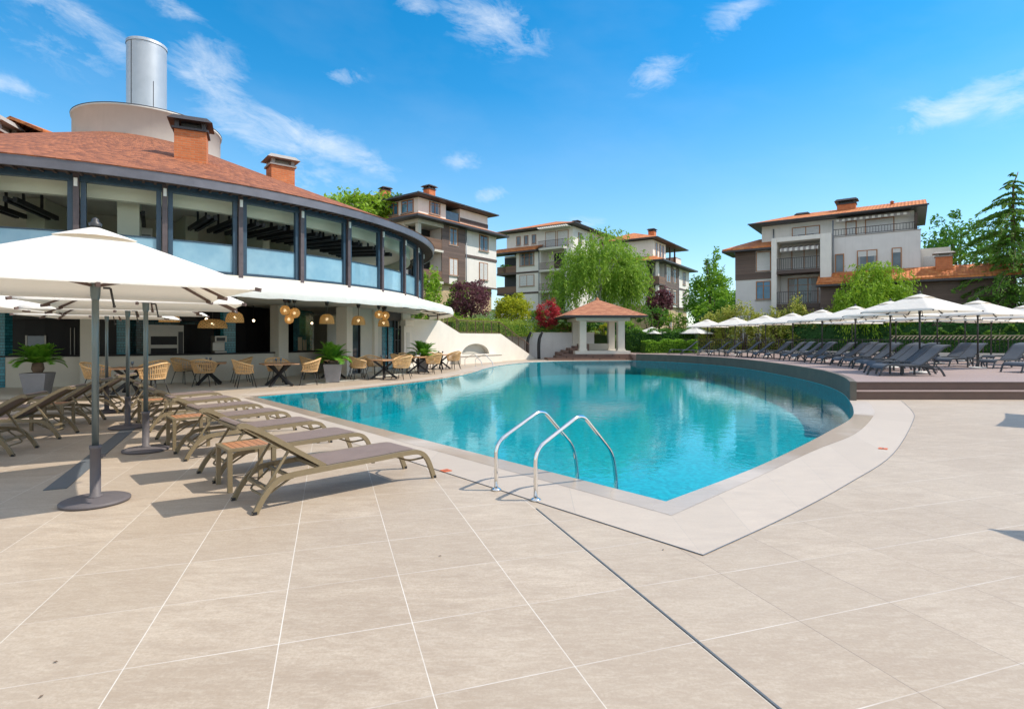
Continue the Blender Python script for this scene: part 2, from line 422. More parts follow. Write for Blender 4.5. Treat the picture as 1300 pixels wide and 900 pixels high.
    def build(s, name, mats, parent=None, polar=False, bevel=0, recalc=True):
        if recalc: bmesh.ops.recalc_face_normals(s.bm, faces=s.bm.faces)
        uvl = s.bm.loops.layers.uv.new('UVMap'); Z = Vector((0, 0, 1))
        s.bm.normal_update()
        for f in s.bm.faces:
            n = f.normal
            if abs(n.z) > .995: h, v = Vector((1, 0, 0)), Vector((0, 1, 0))
            else: h = Z.cross(n).normalized(); v = n.cross(h)
            if polar:
                ca = f.calc_center_median(); base = math.atan2(ca.y, ca.x)
                for l in f.loops:
                    p = l.vert.co; d = math.atan2(p.y, p.x) - base
                    d = (d + PI) % (2 * PI) - PI
                    l[uvl].uv = ((base + d) * 12, p.dot(v))
            else:
                for l in f.loops: l[uvl].uv = (l.vert.co.dot(h), l.vert.co.dot(v))
        me = bpy.data.meshes.new(name); s.bm.to_mesh(me); s.bm.free()
        for mm in (mats if isinstance(mats, (list, tuple)) else [mats]): me.materials.append(M[mm] if isinstance(mm, str) else mm)
        o = bpy.data.objects.new(name, me); COL.objects.link(o)
        if parent is not None: o.parent = parent
        if bevel:
            b = o.modifiers.new('bevel', 'BEVEL'); b.width = bevel; b.segments = 2; b.limit_method = 'ANGLE'
        return o

def tag(o, label, cat, group=None):
    o['label'] = label; o['category'] = cat
    if group: o['group'] = group
    return o
def thing(name, label, cat, loc=(0, 0, 0), rz=0.0, group=None):
    o = bpy.data.objects.new(name, None); COL.objects.link(o); o.location = loc; o.rotation_euler = (0, 0, rz)
    o.empty_display_size = .2
    return tag(o, label, cat, group)
def structure(o): o['kind'] = 'structure'; return o
def dup(root, loc, rz, label, group=None, scale=None):
    def cp(o, par):
        c = o.copy(); COL.objects.link(c)
        if par is not None: c.parent = par
        for ch in o.children: cp(ch, c)
        return c
    r = cp(root, None); r.location = loc; r.rotation_euler = (0, 0, rz); r['label'] = label
    if group: r['group'] = group
    if scale: r.scale = scale
    return r
ORD = ['first', 'second', 'third', 'fourth', 'fifth', 'sixth', 'seventh', 'eighth', 'ninth', 'tenth', 'eleventh', 'twelfth', 'thirteenth', 'fourteenth', 'fifteenth', 'sixteenth', 'seventeenth', 'eighteenth', 'nineteenth', 'twentieth']
def gp(px, py, z=0.0):          # ground point seen at a photo pixel
    Y = (EYE - z) * FOCAL / (py - HORIZON); return ((px - 650) / FOCAL * Y, Y, z)
def smooth_path(pts, n=6, closed=False):
    P = [Vector(p) for p in pts]; out = []; N = len(P)
    for i in range(N if closed else N - 1):
        if closed: a, b, c, d = P[(i - 1) % N], P[i], P[(i + 1) % N], P[(i + 2) % N]
        else: a, b, c, d = P[max(i - 1, 0)], P[i], P[i + 1], P[min(i + 2, N - 1)]
        for k in range(n):
            t = k / n
            out.append(.5 * ((2 * b) + (c - a) * t + (2 * a - 5 * b + 4 * c - d) * t * t + (3 * b - a - 3 * c + d) * t ** 3))
    if not closed: out.append(P[-1])
    return out
def rounded(pts, r=.06, n=5):
    P = [Vector(p) for p in pts]; out = [P[0]]
    for i in range(1, len(P) - 1):
        a = (P[i - 1] - P[i]); b = (P[i + 1] - P[i]); q = min(r, a.length * .48, b.length * .48)
        s, e = P[i] + a.normalized() * q, P[i] + b.normalized() * q
        for k in range(n + 1):
            t = k / n; out.append(s * (1 - t) ** 2 + P[i] * 2 * t * (1 - t) + e * t * t)
    out.append(P[-1]); return out

# ------------------------------------------------------------------ foliage
def leaf_mesh(name, pts, size, mats, parent=None, up=.35, seed=0, aspect=.5, dirs=None, jitter=.9):
    g = np.random.default_rng(seed); P = np.asarray(pts, dtype=float); n = len(P)
    a = g.normal(size=(n, 3)) if dirs is None else np.asarray(dirs, float) + g.normal(size=(n, 3)) * jitter * .4
    a /= np.linalg.norm(a, axis=1)[:, None] + 1e-9
    nr = g.normal(size=(n, 3)); nr[:, 2] += up * 2
    b = np.cross(nr, a); b /= np.linalg.norm(b, axis=1)[:, None] + 1e-9
    s = size * g.uniform(.6, 1.35, size=(n, 1))
    V = np.stack([P - a * s, P + b * s * aspect, P + a * s, P - b * s * aspect], axis=1).reshape(-1, 3)
    me = bpy.data.meshes.new(name)
    me.vertices.add(4 * n); me.vertices.foreach_set('co', V.astype(np.float32).ravel())
    me.loops.add(4 * n); me.loops.foreach_set('vertex_index', np.arange(4 * n, dtype=np.int32))
    me.polygons.add(n); me.polygons.foreach_set('loop_start', np.arange(0, 4 * n, 4, dtype=np.int32))
    try: me.polygons.foreach_set('loop_total', np.full(n, 4, dtype=np.int32))
    except Exception: pass
    me.update(calc_edges=True); me.validate()
    for mm in (mats if isinstance(mats, (list, tuple)) else [mats]): me.materials.append(M[mm])
    o = bpy.data.objects.new(name, me); COL.objects.link(o)
    if parent is not None: o.parent = parent
    return o
def blob_pts(seed, c, r, clumps, per, cr=.28, shell=.55, flat=.8, lobes=0):
    g = np.random.default_rng(seed); c = np.array(c, float); r = np.array(r, float)
    d = g.normal(size=(clumps, 3)); d /= np.linalg.norm(d, axis=1)[:, None]
    rad = g.uniform(shell, 1.0, size=(clumps, 1)) ** .7 * g.uniform(.82, 1.1, size=(clumps, 1))
    cc = d * rad
    k = g.normal(size=(clumps, per, 3)); k /= np.linalg.norm(k, axis=2)[..., None]
    k *= g.uniform(0, 1, size=(clumps, per, 1)) ** .45 * cr * g.uniform(.6, 1.4, size=(clumps, 1, 1))
    k[..., 2] *= flat
    return (c + (cc[:, None, :] + k) * r).reshape(-1, 3)
def limb_bm(mb, h, r0, spread, seed, n=5, top=.9, lean=0.0):
    g = random.Random(seed)
    mb.tube(smooth_path([(0, 0, -.3), (lean * .3 + .03 * h * g.uniform(-1, 1), .02 * h, h * .35), (lean * .7, .03 * h * g.uniform(-1, 1), h * .65), (lean, 0, h * top)], 4), [r0 * (1 - .8 * i / 12) for i in range(13)], 8)
    for k in range(n):
        a = 2 * PI * k / n + g.uniform(-.4, .4); z = h * g.uniform(.3, .6); l = spread * g.uniform(.6, .95)
        mb.tube(smooth_path([(lean * z / h, 0, z), (math.cos(a) * l * .5, math.sin(a) * l * .5, z + h * .15), (math.cos(a) * l, math.sin(a) * l, z + h * .32)], 3), [r0 * .45 * (1 - .75 * i / 6) for i in range(7)], 6)
    return mb
def tree(label, loc, h, crown_r, crown_z, mat, clumps=60, per=60, leaf=.12, seed=1, name='tree', bark='trunk', cat='tree', r0=None, group=None, cr=.28, shell=.5, spread=None, extra=None, aspect=.5, up=.35):
    t = thing(name, label, cat, loc, 0, group)
    if bark:
        mb = MB(); limb_bm(mb, h, r0 or h * .022, spread or crown_r[0] * .8, seed); mb.build('trunk', bark, t)
    P = blob_pts(seed, (0, 0, crown_z), crown_r, clumps, per, cr, shell)
    if extra is not None: P = np.concatenate([P] + extra)
    leaf_mesh('crown', P, leaf, mat, t, seed=seed + 1, aspect=aspect, up=up)
    return t
def willow(label, loc, h, rx, ry, z0, mat, strands, per, leaf, seed, bark='birch', name='willow_tree', nc=26):
    g = np.random.default_rng(seed); t = thing(name, label, 'tree', loc)
    mb = MB(); limb_bm(mb, h * .92, h * .022, rx * .7, seed, 7); mb.build('trunk', bark, t)
    pts, dirs = [], []
    cd = g.normal(size=(nc, 3)); cd /= np.linalg.norm(cd, axis=1)[:, None]; cd[:, 2] = np.where(g.random(nc) < .75, np.abs(cd[:, 2]), cd[:, 2] * .5); cr = g.uniform(.55, 1.08, nc)
    for q in range(strands):
        k = q % nc; d = cd[k] + g.normal(size=3) * .17
        rad = cr[k] * g.uniform(.86, 1.05)
        st = np.array([d[0] * rx * rad, d[1] * ry * rad, z0 + (h - z0) * (.42 + .55 * d[2] * rad)])
        L = g.uniform(.12, .42) * (h - z0)
        out = np.array([d[0], d[1], 0]) * .35
        for i in range(per):
            u = i / per
            p = st + out * math.sin(u * 1.6) * L * .5 + np.array([0, 0, .10 * L * math.sin(u * PI) - L * u * u * .9]) + g.normal(size=3) * leaf * .9
            if p[2] < z0 - .6 or p[2] > h: continue
            pts.append(p); dirs.append(out * .6 + np.array([0, 0, -1.0 * u - .15]))
    leaf_mesh('crown', pts, leaf, mat, t, seed=seed, aspect=.3, dirs=dirs)
    return t
def conifer(label, loc, h, rad, mat, tiers, seed, leaf=.16, z0=.6, name='cedar_tree', per=34):
    g = np.random.default_rng(seed); t = thing(name, label, 'tree', loc)
    mb = MB(); mb.tube([(0, 0, -.3), (0.05, 0, h * .5), (.1, .05, h * .93), (.45, .05, h * 1.0)], [h * .02, h * .012, h * .004, h * .002], 8)
    pts, dirs = [], []
    for i in range(tiers):
        f = i / (tiers - 1); z_ = z0 + (h * .985 - z0) * f ** .92; L0 = rad * (1 - f) ** .8 + .22
        nb = int(5 + 5 * (1 - f)); a0 = g.uniform(0, 6.28)
        for k in range(nb):
            a = a0 + 2 * PI * k / nb + g.uniform(-.25, .25); L = L0 * g.uniform(.42, 1.15); z = z_ + g.uniform(-.4, .3) * (1.2 - f)
            ca, sa = math.cos(a), math.sin(a); rise = g.uniform(-.05, .34) * (1 - .3 * f)
            path = []
            for j in range(5):
                u = j / 4; path.append((ca * L * u, sa * L * u, z + L * (rise * u * 1.6 - (rise + .28) * u * u * 1.2)))
            mb.tube(path, [.035 * (1 - f * .6) * (1 - .8 * j / 4) + .006 for j in range(5)], 5, False)
            m_ = int(per * (L / rad) ** .9) + 10
            for q in range(m_):
                u = g.uniform(.12, 1.03); w = (1 - u * .75) * L * .22 * g.uniform(-1, 1)
                zz = z + L * (rise * u * 1.6 - (rise + .28) * u * u * 1.2) - abs(g.normal()) * .1 * L * .5
                pts.append((ca * L * u - sa * w, sa * L * u + ca * w, zz)); dirs.append((ca * .8, sa * .8, -.55))
    mb.build('trunk', 'trunk', t)
    leaf_mesh('crown', pts, leaf, mat, t, seed=seed, aspect=.34, dirs=dirs)
    return t
def hedge_pts(seed, path, w, z0, z1, n, wob=.12):
    g = np.random.default_rng(seed); P = [np.array(p, float) for p in path]
    seg = np.array([np.linalg.norm(b - a) for a, b in zip(P, P[1:])]); cum = np.concatenate([[0], np.cumsum(seg)])
    out = np.zeros((n, 3)); s = g.uniform(0, cum[-1], n)
    idx = np.clip(np.searchsorted(cum, s, side='right') - 1, 0, len(seg) - 1)
    for i in range(n):
        k = idx[i]; f = (s[i] - cum[k]) / seg[k]; p = P[k] + (P[k + 1] - P[k]) * f; d = (P[k + 1] - P[k]) / seg[k]; nn = np.array([-d[1], d[0]])
        wv = wob * (math.sin(s[i] * 2.3 + seed) + math.sin(s[i] * 5.1 + seed * 2)) 
        q = g.random()
        if q < .45: y = g.uniform(-.5, .5); z = 1 - abs(g.normal()) * .06
        else: y = (-.5 if g.random() < .75 else .5) + g.normal() * .06; z = g.random()
        zz = z0 + (z1 + wv - z0) * z
        out[i] = (p[0] + nn[0] * y * w, p[1] + nn[1] * y * w, zz)
    return out
def hedge(label, path, w, z0, z1, mat, n, leaf, seed, core='leaf_dark', name='hedge', wob=.1, cat='hedge', group=None):
    c = path[0]; t = thing(name, label, cat, (c[0], c[1], 0), 0, group)
    rel = [(p[0] - c[0], p[1] - c[1]) for p in path]
    mb = MB()
    for a, b in zip(rel, rel[1:]):
        mb.beam((*a, (z0 + z1) / 2 - .1), (*b, (z0 + z1) / 2 - .1), w * .8, (z1 - z0) - .3)
    mb.build('branches', core, t)
    leaf_mesh('foliage', hedge_pts(seed, rel, w, z0, z1, n, wob), leaf, mat, t, seed=seed)
    return t
def shrub(label, loc, r, mat, n, leaf, seed, name='shrub', group=None, cat='shrub', shell=.6, cr=.3, core=True):
    t = thing(name, label, cat, loc, 0, group)
    mb = MB()
    for k in range(6):
        a = k * 1.05 + seed; mb.tube([(0, 0, -.3), (math.cos(a) * r[0] * .35, math.sin(a) * r[1] * .35, r[2] * .9), (math.cos(a) * r[0] * .6, math.sin(a) * r[1] * .6, r[2] * 1.5)], [.05, .035, .012], 5)
    mb.build('stem', 'trunk', t)
    leaf_mesh('foliage', blob_pts(seed, (0, 0, r[2]), r, max(8, n // 45), 45, cr, shell), leaf, mat, t, seed=seed)
    return t
# ------------------------------------------------------------------ camera, sun, sky
cam = bpy.data.cameras.new('camera'); co = bpy.data.objects.new('camera', cam); COL.objects.link(co)
cam.sensor_width = 36; cam.lens = 700 / 1300 * 36; cam.shift_y = -20 / 1300
co.location = (0, 0, EYE); co.rotation_euler = (R(90), 0, 0); cam.clip_end = 3000; cam.clip_start = .05
scene.camera = co
SUN_EL, SUN_ROT = 51.0, 91.0
sl = bpy.data.lights.new('sun', 'SUN'); sl.energy = 4.6; sl.angle = R(.53); sl.color = (1, .92, .80)
so = bpy.data.objects.new('sun', sl); COL.objects.link(so)
sd = Vector((math.cos(R(SUN_EL)) * math.sin(R(SUN_ROT)), math.cos(R(SUN_EL)) * math.cos(R(SUN_ROT)), math.sin(R(SUN_EL))))
so.rotation_euler = sd.to_track_quat('Z', 'Y').to_euler(); so.location = (30, 0, 60)
w = bpy.data.worlds.new('World'); scene.world = w; w.use_nodes = True
class WMat(Mat):
    def __init__(s, world): s.nt = world.node_tree; s.nt.nodes.clear(); s.out = s.nt.nodes.new('ShaderNodeOutputWorld')
wm = WMat(w)
sky = wm.nt.nodes.new('ShaderNodeTexSky'); sky.sky_type = 'NISHITA'; sky.sun_disc = False
sky.sun_elevation = R(SUN_EL); sky.sun_rotation = R(SUN_ROT); sky.air_density = 1.0; sky.dust_density = .15; sky.ozone_density = 1.0
hs = wm.n('HueSaturation', Saturation=1.5, Value=1.34, Hue=.491, Color=sky.outputs[0])
dv = wm.n('TexCoord').outputs['Generated']; d3 = wm.sep(dv)
az = wm.math('ARCTAN2', d3[0], d3[1]); el = wm.math('ARCSINE', d3[2])
blobs = []   # cirrus: azimuth, elevation (deg), half length, half width (deg), tilt (deg), strength
def cl(px, py, hl, hw, tilt, st):
    blobs.append((math.atan((px - 650) / 700), math.atan((430 - py) / math.hypot(700, px - 650)), hl / 700, hw / 700, R(tilt), st))
for c in ((400, 178, 100, 17, -17, 1.0), (330, 165, 95, 30, -26, .75), (262, 92, 42, 34, -40, .9), (105, 32, 85, 17, -24, .8), (75, 62, 60, 22, -10, .45), (625, 30, 62, 26, -18, 1.0),
          (220, 10, 30, 12, -15, .6), (530, 5, 30, 12, -10, .8), (832, 92, 34, 19, 12, .8), (930, 20, 34, 17, 12, .7), (1235, 125, 75, 15, 14, 1.0), (1165, 135, 18, 9, 5, .7), (1255, 100, 30, 8, 12, .5), (437, 97, 24, 10, 5, .8), (622, 247, 22, 10, 5, .9), (590, 205, 30, 12, 0, .6),
          (745, 282, 34, 10, -3, .6), (5, 107, 30, 9, -8, .9), (395, 225, 70, 22, 0, .55), (480, 215, 26, 10, -20, .4), (1300, 118, 30, 18, 20, .8), (-300, 200, 160, 40, -15, .8), (1800, 160, 170, 40, 15, .8)):
    cl(*c)
cov = None
for a, e, hl, hw, ti, st in blobs:
    da = wm.math('MULTIPLY', wm.math('SUBTRACT', az, a), math.cos(e)); de = wm.math('SUBTRACT', el, e)
    u = wm.math('ADD', wm.math('MULTIPLY', da, math.cos(ti) / hl), wm.math('MULTIPLY', de, math.sin(ti) / hl))
    v = wm.math('ADD', wm.math('MULTIPLY', da, -math.sin(ti) / hw), wm.math('MULTIPLY', de, math.cos(ti) / hw))
    q = wm.math('MULTIPLY', wm.math('POWER', 2.718, wm.math('MULTIPLY', wm.math('ADD', wm.math('MULTIPLY', u, u), wm.math('MULTIPLY', v, v)), -1.0)), st)
    cov = q if cov is None else wm.math('MAXIMUM', cov, q)
wv = wm.comb(wm.math('ADD', az, wm.math('MULTIPLY', el, .6)), wm.math('MULTIPLY', el, 2.1), 0.0)
n1 = wm.noise(wv, 9.0, 9, .68, .8); n2 = wm.noise(wv, 30.0, 6, .65, .5)
nn = wm.math('ADD', wm.math('MULTIPLY', n1, .72), wm.math('MULTIPLY', n2, .28))
dens = wm.math('MULTIPLY', wm.rng(wm.math('ADD', nn, wm.math('MULTIPLY', cov, .30)), .58, 1.0), wm.rng(cov, .06, .5))
veil = wm.math('MULTIPLY', wm.rng(wm.noise(wv, 3.5, 5, .55), .45, .85), .10)
dens = wm.math('MINIMUM', wm.math('ADD', dens, veil), 1.0)
pale = wm.mix(wm.rng(el, .42, .0, 0, .5), hs.outputs[0], (3.6, 4.9, 6.1))
skyc = wm.mix(wm.math('MULTIPLY', dens, .72), pale, (6.6, 6.9, 7.2))
# added bright cloud overhead and behind the viewer (out of frame): fills the shade
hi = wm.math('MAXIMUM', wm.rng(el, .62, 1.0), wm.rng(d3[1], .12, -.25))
fill_cloud = wm.math('MULTIPLY', hi, wm.rng(wm.noise(dv, 2.6, 6, .6), .36, .62))
fill_cloud = wm.math('MULTIPLY', fill_cloud, wm.rng(el, .0, .12))
skyc = wm.mix(wm.math('MULTIPLY', fill_cloud, .9), skyc, (8.6, 8.5, 8.3))
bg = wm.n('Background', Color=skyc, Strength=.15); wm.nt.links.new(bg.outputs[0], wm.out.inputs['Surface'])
scene.view_settings.view_transform = 'Standard'; scene.view_settings.look = 'None'; scene.view_settings.exposure = .10; scene.view_settings.gamma = 1.0
cy = scene.cycles; cy.use_denoising = True; cy.max_bounces = 8; cy.transparent_max_bounces = 16; cy.diffuse_bounces = 4; cy.glossy_bounces = 3; cy.transmission_bounces = 4; cy.sample_clamp_indirect = 6
cy.caustics_reflective = False; cy.caustics_refractive = False; cy.use_adaptive_sampling = True; cy.adaptive_threshold = .02

# ------------------------------------------------------------------ pool outline (metres, seen from above)
NC, LC = (1.51, 5.41), (-7.0, 15.1)
left_back = smooth_path([(*p, 0) for p in [LC, (-6.2, 16.2), (-5.1, 17.2), (-3.9, 19.2), (-2.95, 21.4), (-2.25, 23.7), (-1.75, 26.5), (-1.4, 29.5), (-.6, 33), (1.2, 36.8), (4.2, 39.2), (9.0, 40.0)]], 5)
wall_side = smooth_path([(*p, 0) for p in [(9.0, 40.0), (11.0, 37.6), (12.3, 33.5), (12.5, 29.5), (12.05, 25.5), (11.45, 21.8), (10.7, 18.8), (9.75, 16.3), (8.75, 14.3)]], 5)
right_lip = smooth_path([(*p, 0) for p in [(8.75, 14.3), (7.8, 12.6), (6.83, 11.1), (5.5, 9.55), (4.25, 8.15), (2.93, 6.75), NC]], 5)
pool = [(p.x, p.y) for p in left_back[:-1] + wall_side[:-1] + right_lip[:-1]] + [NC]
def offset_line(pts, d):
    out = []
    for i, p in enumerate(pts):
        a = Vector(pts[max(i - 1, 0)][:2]); b = Vector(pts[min(i + 1, len(pts) - 1)][:2]); t = (b - a).normalized()
        out.append((p[0] + t.y * d, p[1] - t.x * d))
    return out
# ground: patio sheet with the pool cut out
def holed_sheet(name, outer, hole, z, mat):
    bm = bmesh.new()
    def loop(pts):
        v = [bm.verts.new((*p[:2], z)) for p in pts]; return [bm.edges.new((v[i], v[(i + 1) % len(v)])) for i in range(len(v))]
    e = loop(outer) + loop(hole)
    bmesh.ops.triangle_fill(bm, edges=e, use_beauty=True, use_dissolve=False)
    for f in bm.faces:
        if f.normal.z < 0: f.normal_flip()
    me = bpy.data.meshes.new(name); bm.to_mesh(me); bm.free(); me.materials.append(M[mat])
    o = bpy.data.objects.new(name, me); COL.objects.link(o); return o
structure(holed_sheet('ground', [(-70, -14), (70, -14), (70, 46.5), (-70, 46.5)], pool, 0.0, 'tiles'))
# basin and water
mb = MB(); n = len(pool)
top = [mb.bm.verts.new((*p, -.002)) for p in pool]; bot = [mb.bm.verts.new((*p, -.95)) for p in pool]
for i in range(n): mb.face([top[i], top[(i + 1) % n], bot[(i + 1) % n], bot[i]])
mb.face(bot)
structure(mb.build('pool_basin', 'basin'))
mb = MB(); f = mb.poly([(*p, -.012) for p in pool]); f.normal_update()
if f.normal.z < 0: f.normal_flip()
structure(mb.build('pool_water', 'water', recalc=False))
# lip and coping bands
def band(name, inner, outer, z, mat, th=.004):
    mb = MB(); a = [mb.bm.verts.new((*p[:2], z)) for p in inner]; b = [mb.bm.verts.new((*p[:2], z)) for p in outer]
    s = 0
    fs = []
    for i in range(len(a) - 1):
        f = mb.face([a[i], a[i + 1], b[i + 1], b[i]]); fs.append(f)
    mb.bm.normal_update()
    for f in fs:
        if f.normal.z < 0: f.normal_flip()
    uvl = None
    o = mb.build(name, mat, recalc=False)
    uvl = o.data.uv_layers[0].data; L = 0; k = 0
    for i, p in enumerate(o.data.polygons):
        l = math.dist(inner[i][:2], inner[i + 1][:2])
        for li in p.loop_indices:
            vi = o.data.loops[li].vertex_index; j = vi % len(inner); uvl[li].uv = (L if j == i else L + l, 0 if vi < len(inner) else 1)
        L += l
    return structure(o)
rl = [(p.x, p.y) for p in right_lip]
lip_r = [(8.75 + .42, 14.3), (8.35, 12.75), (7.4, 11.3), (5.78, 9.28), (4.3, 7.86), (2.75, 6.28), (1.44, 4.98)]
lip_r = [(p.x, p.y) for p in smooth_path([(*p, 0) for p in lip_r], 5)]
out_r = [(10.05, 14.25), (8.85, 12.2), (7.9, 10.85), (5.35, 7.72), (3.75, 6.12), (2.5, 4.98), (1.41, 4.07)]
out_r = [(p.x, p.y) for p in smooth_path([(*p, 0) for p in out_r], 5)]
band('pool_lip', rl, lip_r, .006, 'lip'); band('coping', lip_r, out_r, .004, 'coping')
e = Vector((LC[0] - NC[0], LC[1] - NC[1])).normalized(); nrm = Vector((-e.y, -e.x)) if False else Vector((-e.y, e.x))
if nrm.x > 0: nrm = -nrm
ll = [(NC[0] + e.x * k, NC[1] + e.y * k) for k in [12.9 * i / 20 for i in range(21)]]
lipl = [(1.44 + e.x * k * 1.02, 4.98 + e.y * k * 1.02) for k in [12.9 * i / 20 for i in range(21)]]
outl = [(1.41 + e.x * k * 1.03, 4.07 + e.y * k * 1.03) for k in [12.9 * i / 20 for i in range(21)]]
band('pool_lip', ll, lipl, .006, 'lip'); band('coping', lipl, outl, .004, 'coping')
lb = [(p.x, p.y) for p in left_back]
def outward(pts, d):
    o = offset_line(pts, d); c = (3, 22)
    if math.dist(o[len(o) // 2], c) < math.dist(pts[len(pts) // 2], c): o = offset_line(pts, -d)
    return o
band('pool_lip', lb, outward(lb, .35), .006, 'lip'); band('coping', outward(lb, .35), outward(lb, 1.1), .004, 'coping')
# dark movement joint in the paving
mb = MB(); d1 = Vector((-.3133, .9497)); d2 = Vector((.9497, .3133)); j0 = d2 * 1.845
a, b = j0 + d1 * (-1.2), j0 + d1 * 4.86
mb.beam((a.x, a.y, .004), (b.x, b.y, .004), .012, .004); structure(mb.build('ground_joint', 'dark_strip'))
for pa, pb in (((1.41, 4.07), (-1.6, 7.5)),):
    mb = MB(); mb.beam((*pa, .006), (*pb, .006), .006, .004); structure(mb.build('ground_joint', 'gutter'))
mb = MB()
for a, b in zip(out_r, out_r[1:]): mb.beam((*a, .005), (*b, .005), .007, .004)
structure(mb.build('ground_joint', 'gutter'))
for k, (px, py, lab) in enumerate(((70, 841, 'tiny dark dry leaf on the paving near the lower left corner'), (52, 885, 'tiny dry leaf at the lower left edge of the paving'), (559, 706, 'tiny dark fleck of leaf on the paving in front of the nearest lounger'), (842, 698, 'tiny dry leaf on the paving below the coping corner'))):
    p = gp(px, py); t = thing('fallen_leaf', lab, 'leaf', (p[0], p[1], .004), k * 1.3); mb = MB(); mb.poly([(-.012, 0, 0), (0, -.006, .003), (.014, .001, .001), (.001, .007, .004)]); mb.build('blade', 'trunk', t)
# slate strip that runs behind the umbrellas
t = thing('ground_strip', 'long slate grey strip running diagonally under the left umbrellas', 'dark_strip', (-4.85, 5.85, 0))
mb = MB(); mb.beam((0, 0, .004), (-2.2, 4.45, .004), .2, .008); mb.build('strip_slab', 'dark_strip', t)
for (p, rz, lab) in ((gp(566, 598), .7, 'small orange square marker set in the paving beside the nearest lounger foot'), (gp(1121, 570), .9, 'small red square marker set in the curved coping at right')):
    t = thing('floor_marker', lab, 'marker', (p[0], p[1], .006), rz)
    mb = MB(); mb.box(-.055, .055, -.055, .055, 0, .006); mb.build('plate', 'red_sign', t)
    mb = MB(); mb.box(-.03, .03, -.008, .008, .006, .008); mb.build('mark', 'deck_riser', t)

# ------------------------------------------------------------------ terrain beyond the patio
def sst(a, b, x): x = max(0, min(1, (x - a) / (b - a))); return x * x * (3 - 2 * x)
def height(x, y):
    if y < 46: return -2.2
    l = 2.0 * sst(46, 47, y) + 2.6 * sst(47, 58, y) + 2.6 * sst(60, 110, y)
    r = .35 * sst(46, 47.5, y) + 1.6 * sst(48, 60, y) + 2.0 * sst(60, 110, y)
    k = sst(6.5, 16, x); return l * (1 - k) + r * k
mb = MB(); xs = [-900, -300, -120] + [-70 + 2.5 * i for i in range(73)] + [160, 320, 900]; ys = [-300, -60, 0, 40, 45.8, 46.4, 47, 48] + [50 + 3 * i for i in range(31)] + [170, 260, 500, 1200]
g = [[mb.bm.verts.new((x, y, height(x, y) if abs(x) < 500 else height(x, y))) for x in xs] for y in ys]
mb.smooth = True
for j in range(len(ys) - 1):
    for i in range(len(xs) - 1): mb.face([g[j][i], g[j][i + 1], g[j + 1][i + 1], g[j + 1][i]])
structure(mb.build('terrain', 'grass'))

# ------------------------------------------------------------------ raised timber deck on the right
DZ = .44
deck = [(p.x, p.y) for p in wall_side] + [(9.3, 14.82), (60, 14.82), (60, 47.2), (9.0, 47.2)]
dk = [(x + .02, y) for x, y in deck]
inner = [(p.x + .05, p.y) for p in wall_side if p.y > 15.0] + [(9.12, 14.84)]
mb = MB(); mb.prism([(p[0], p[1]) for p in inner] + [(60, 14.84), (60, 46.6), (9.0, 46.6)], .02, DZ); structure(mb.build('deck', 'deck'))
ws = [(p.x, p.y) for p in wall_side]; sg_ = 1 if offset_line(ws, .3)[20][0] > ws[20][0] else -1
wo = offset_line(ws, .16 * sg_); ws = offset_line(ws, .012 * sg_)
mb = MB()
for i in range(len(ws) - 1):
    mb.hexa([(*ws[i], -.3), (*ws[i + 1], -.3), (*wo[i + 1], -.3), (*wo[i], -.3)], [(*ws[i], DZ + .05), (*ws[i + 1], DZ + .05), (*wo[i + 1], DZ + .05), (*wo[i], DZ + .05)])
structure(mb.build('pool_wall', 'wall_slate'))
mb = MB(); mb.box(9.05, 60, 14.5, 14.86, .0, .20); mb.mat(1).box(9.03, 60, 14.47, 14.83, .202, .224)
t = thing('deck_steps', 'two brown timber steps up to the raised lounger deck', 'steps', (0, 0, 0)); mb.build('tread', ['deck_riser', 'deck'], t)
mb = MB(); mb.box(9.08, 60, 14.815, 14.838, .226, DZ - .03); mb.mat(1).box(9.06, 60, 14.79, 14.838, DZ - .028, DZ + .003); mb.build('riser', ['deck_riser', 'deck'], t)

# ------------------------------------------------------------------ white stair wall, back wall, planting bed
W0 = Vector((-5.95, 31, 0)); WD = Vector((.517, .856, 0)).normalized(); WANG = math.atan2(WD.y, WD.x)
t = thing('stair_wall', 'bright white stair side wall with an arched niche beyond the pool', 'wall', W0, WANG)
arch = [(8.45 - 3.21 * k / 14, 0) for k in range(15)]
prof = [(0, 0)]
L = [(0, 0), (5.24, 0)] + [(6.85 - 1.6 * math.cos(PI * k / 16), .55 + .72 * math.sin(PI * k / 16)) for k in range(17)] + [(8.45, 0), (15.2, 0), (9.94, 1.95), (5.06, 1.95), (2.98, 2.72), (0, 2.75)]
mb = MB(); mb.hexa([(s, 0, z) for s, z in L], [(s, .35, z) for s, z in L]); mb.build('wall', 'plaster_bright', t)
mb = MB(); mb.box(5.0, 8.7, .36, .95, 0, 1.5); mb.build('niche', 'counter', t)
mb = MB(); mb.box(4.3, 9.1, -.62, -.003, 0, .5); mb.mat(0).box(4.22, 9.18, -.68, -.003, .502, .57); mb.build('bench', 'plaster_bright', t)
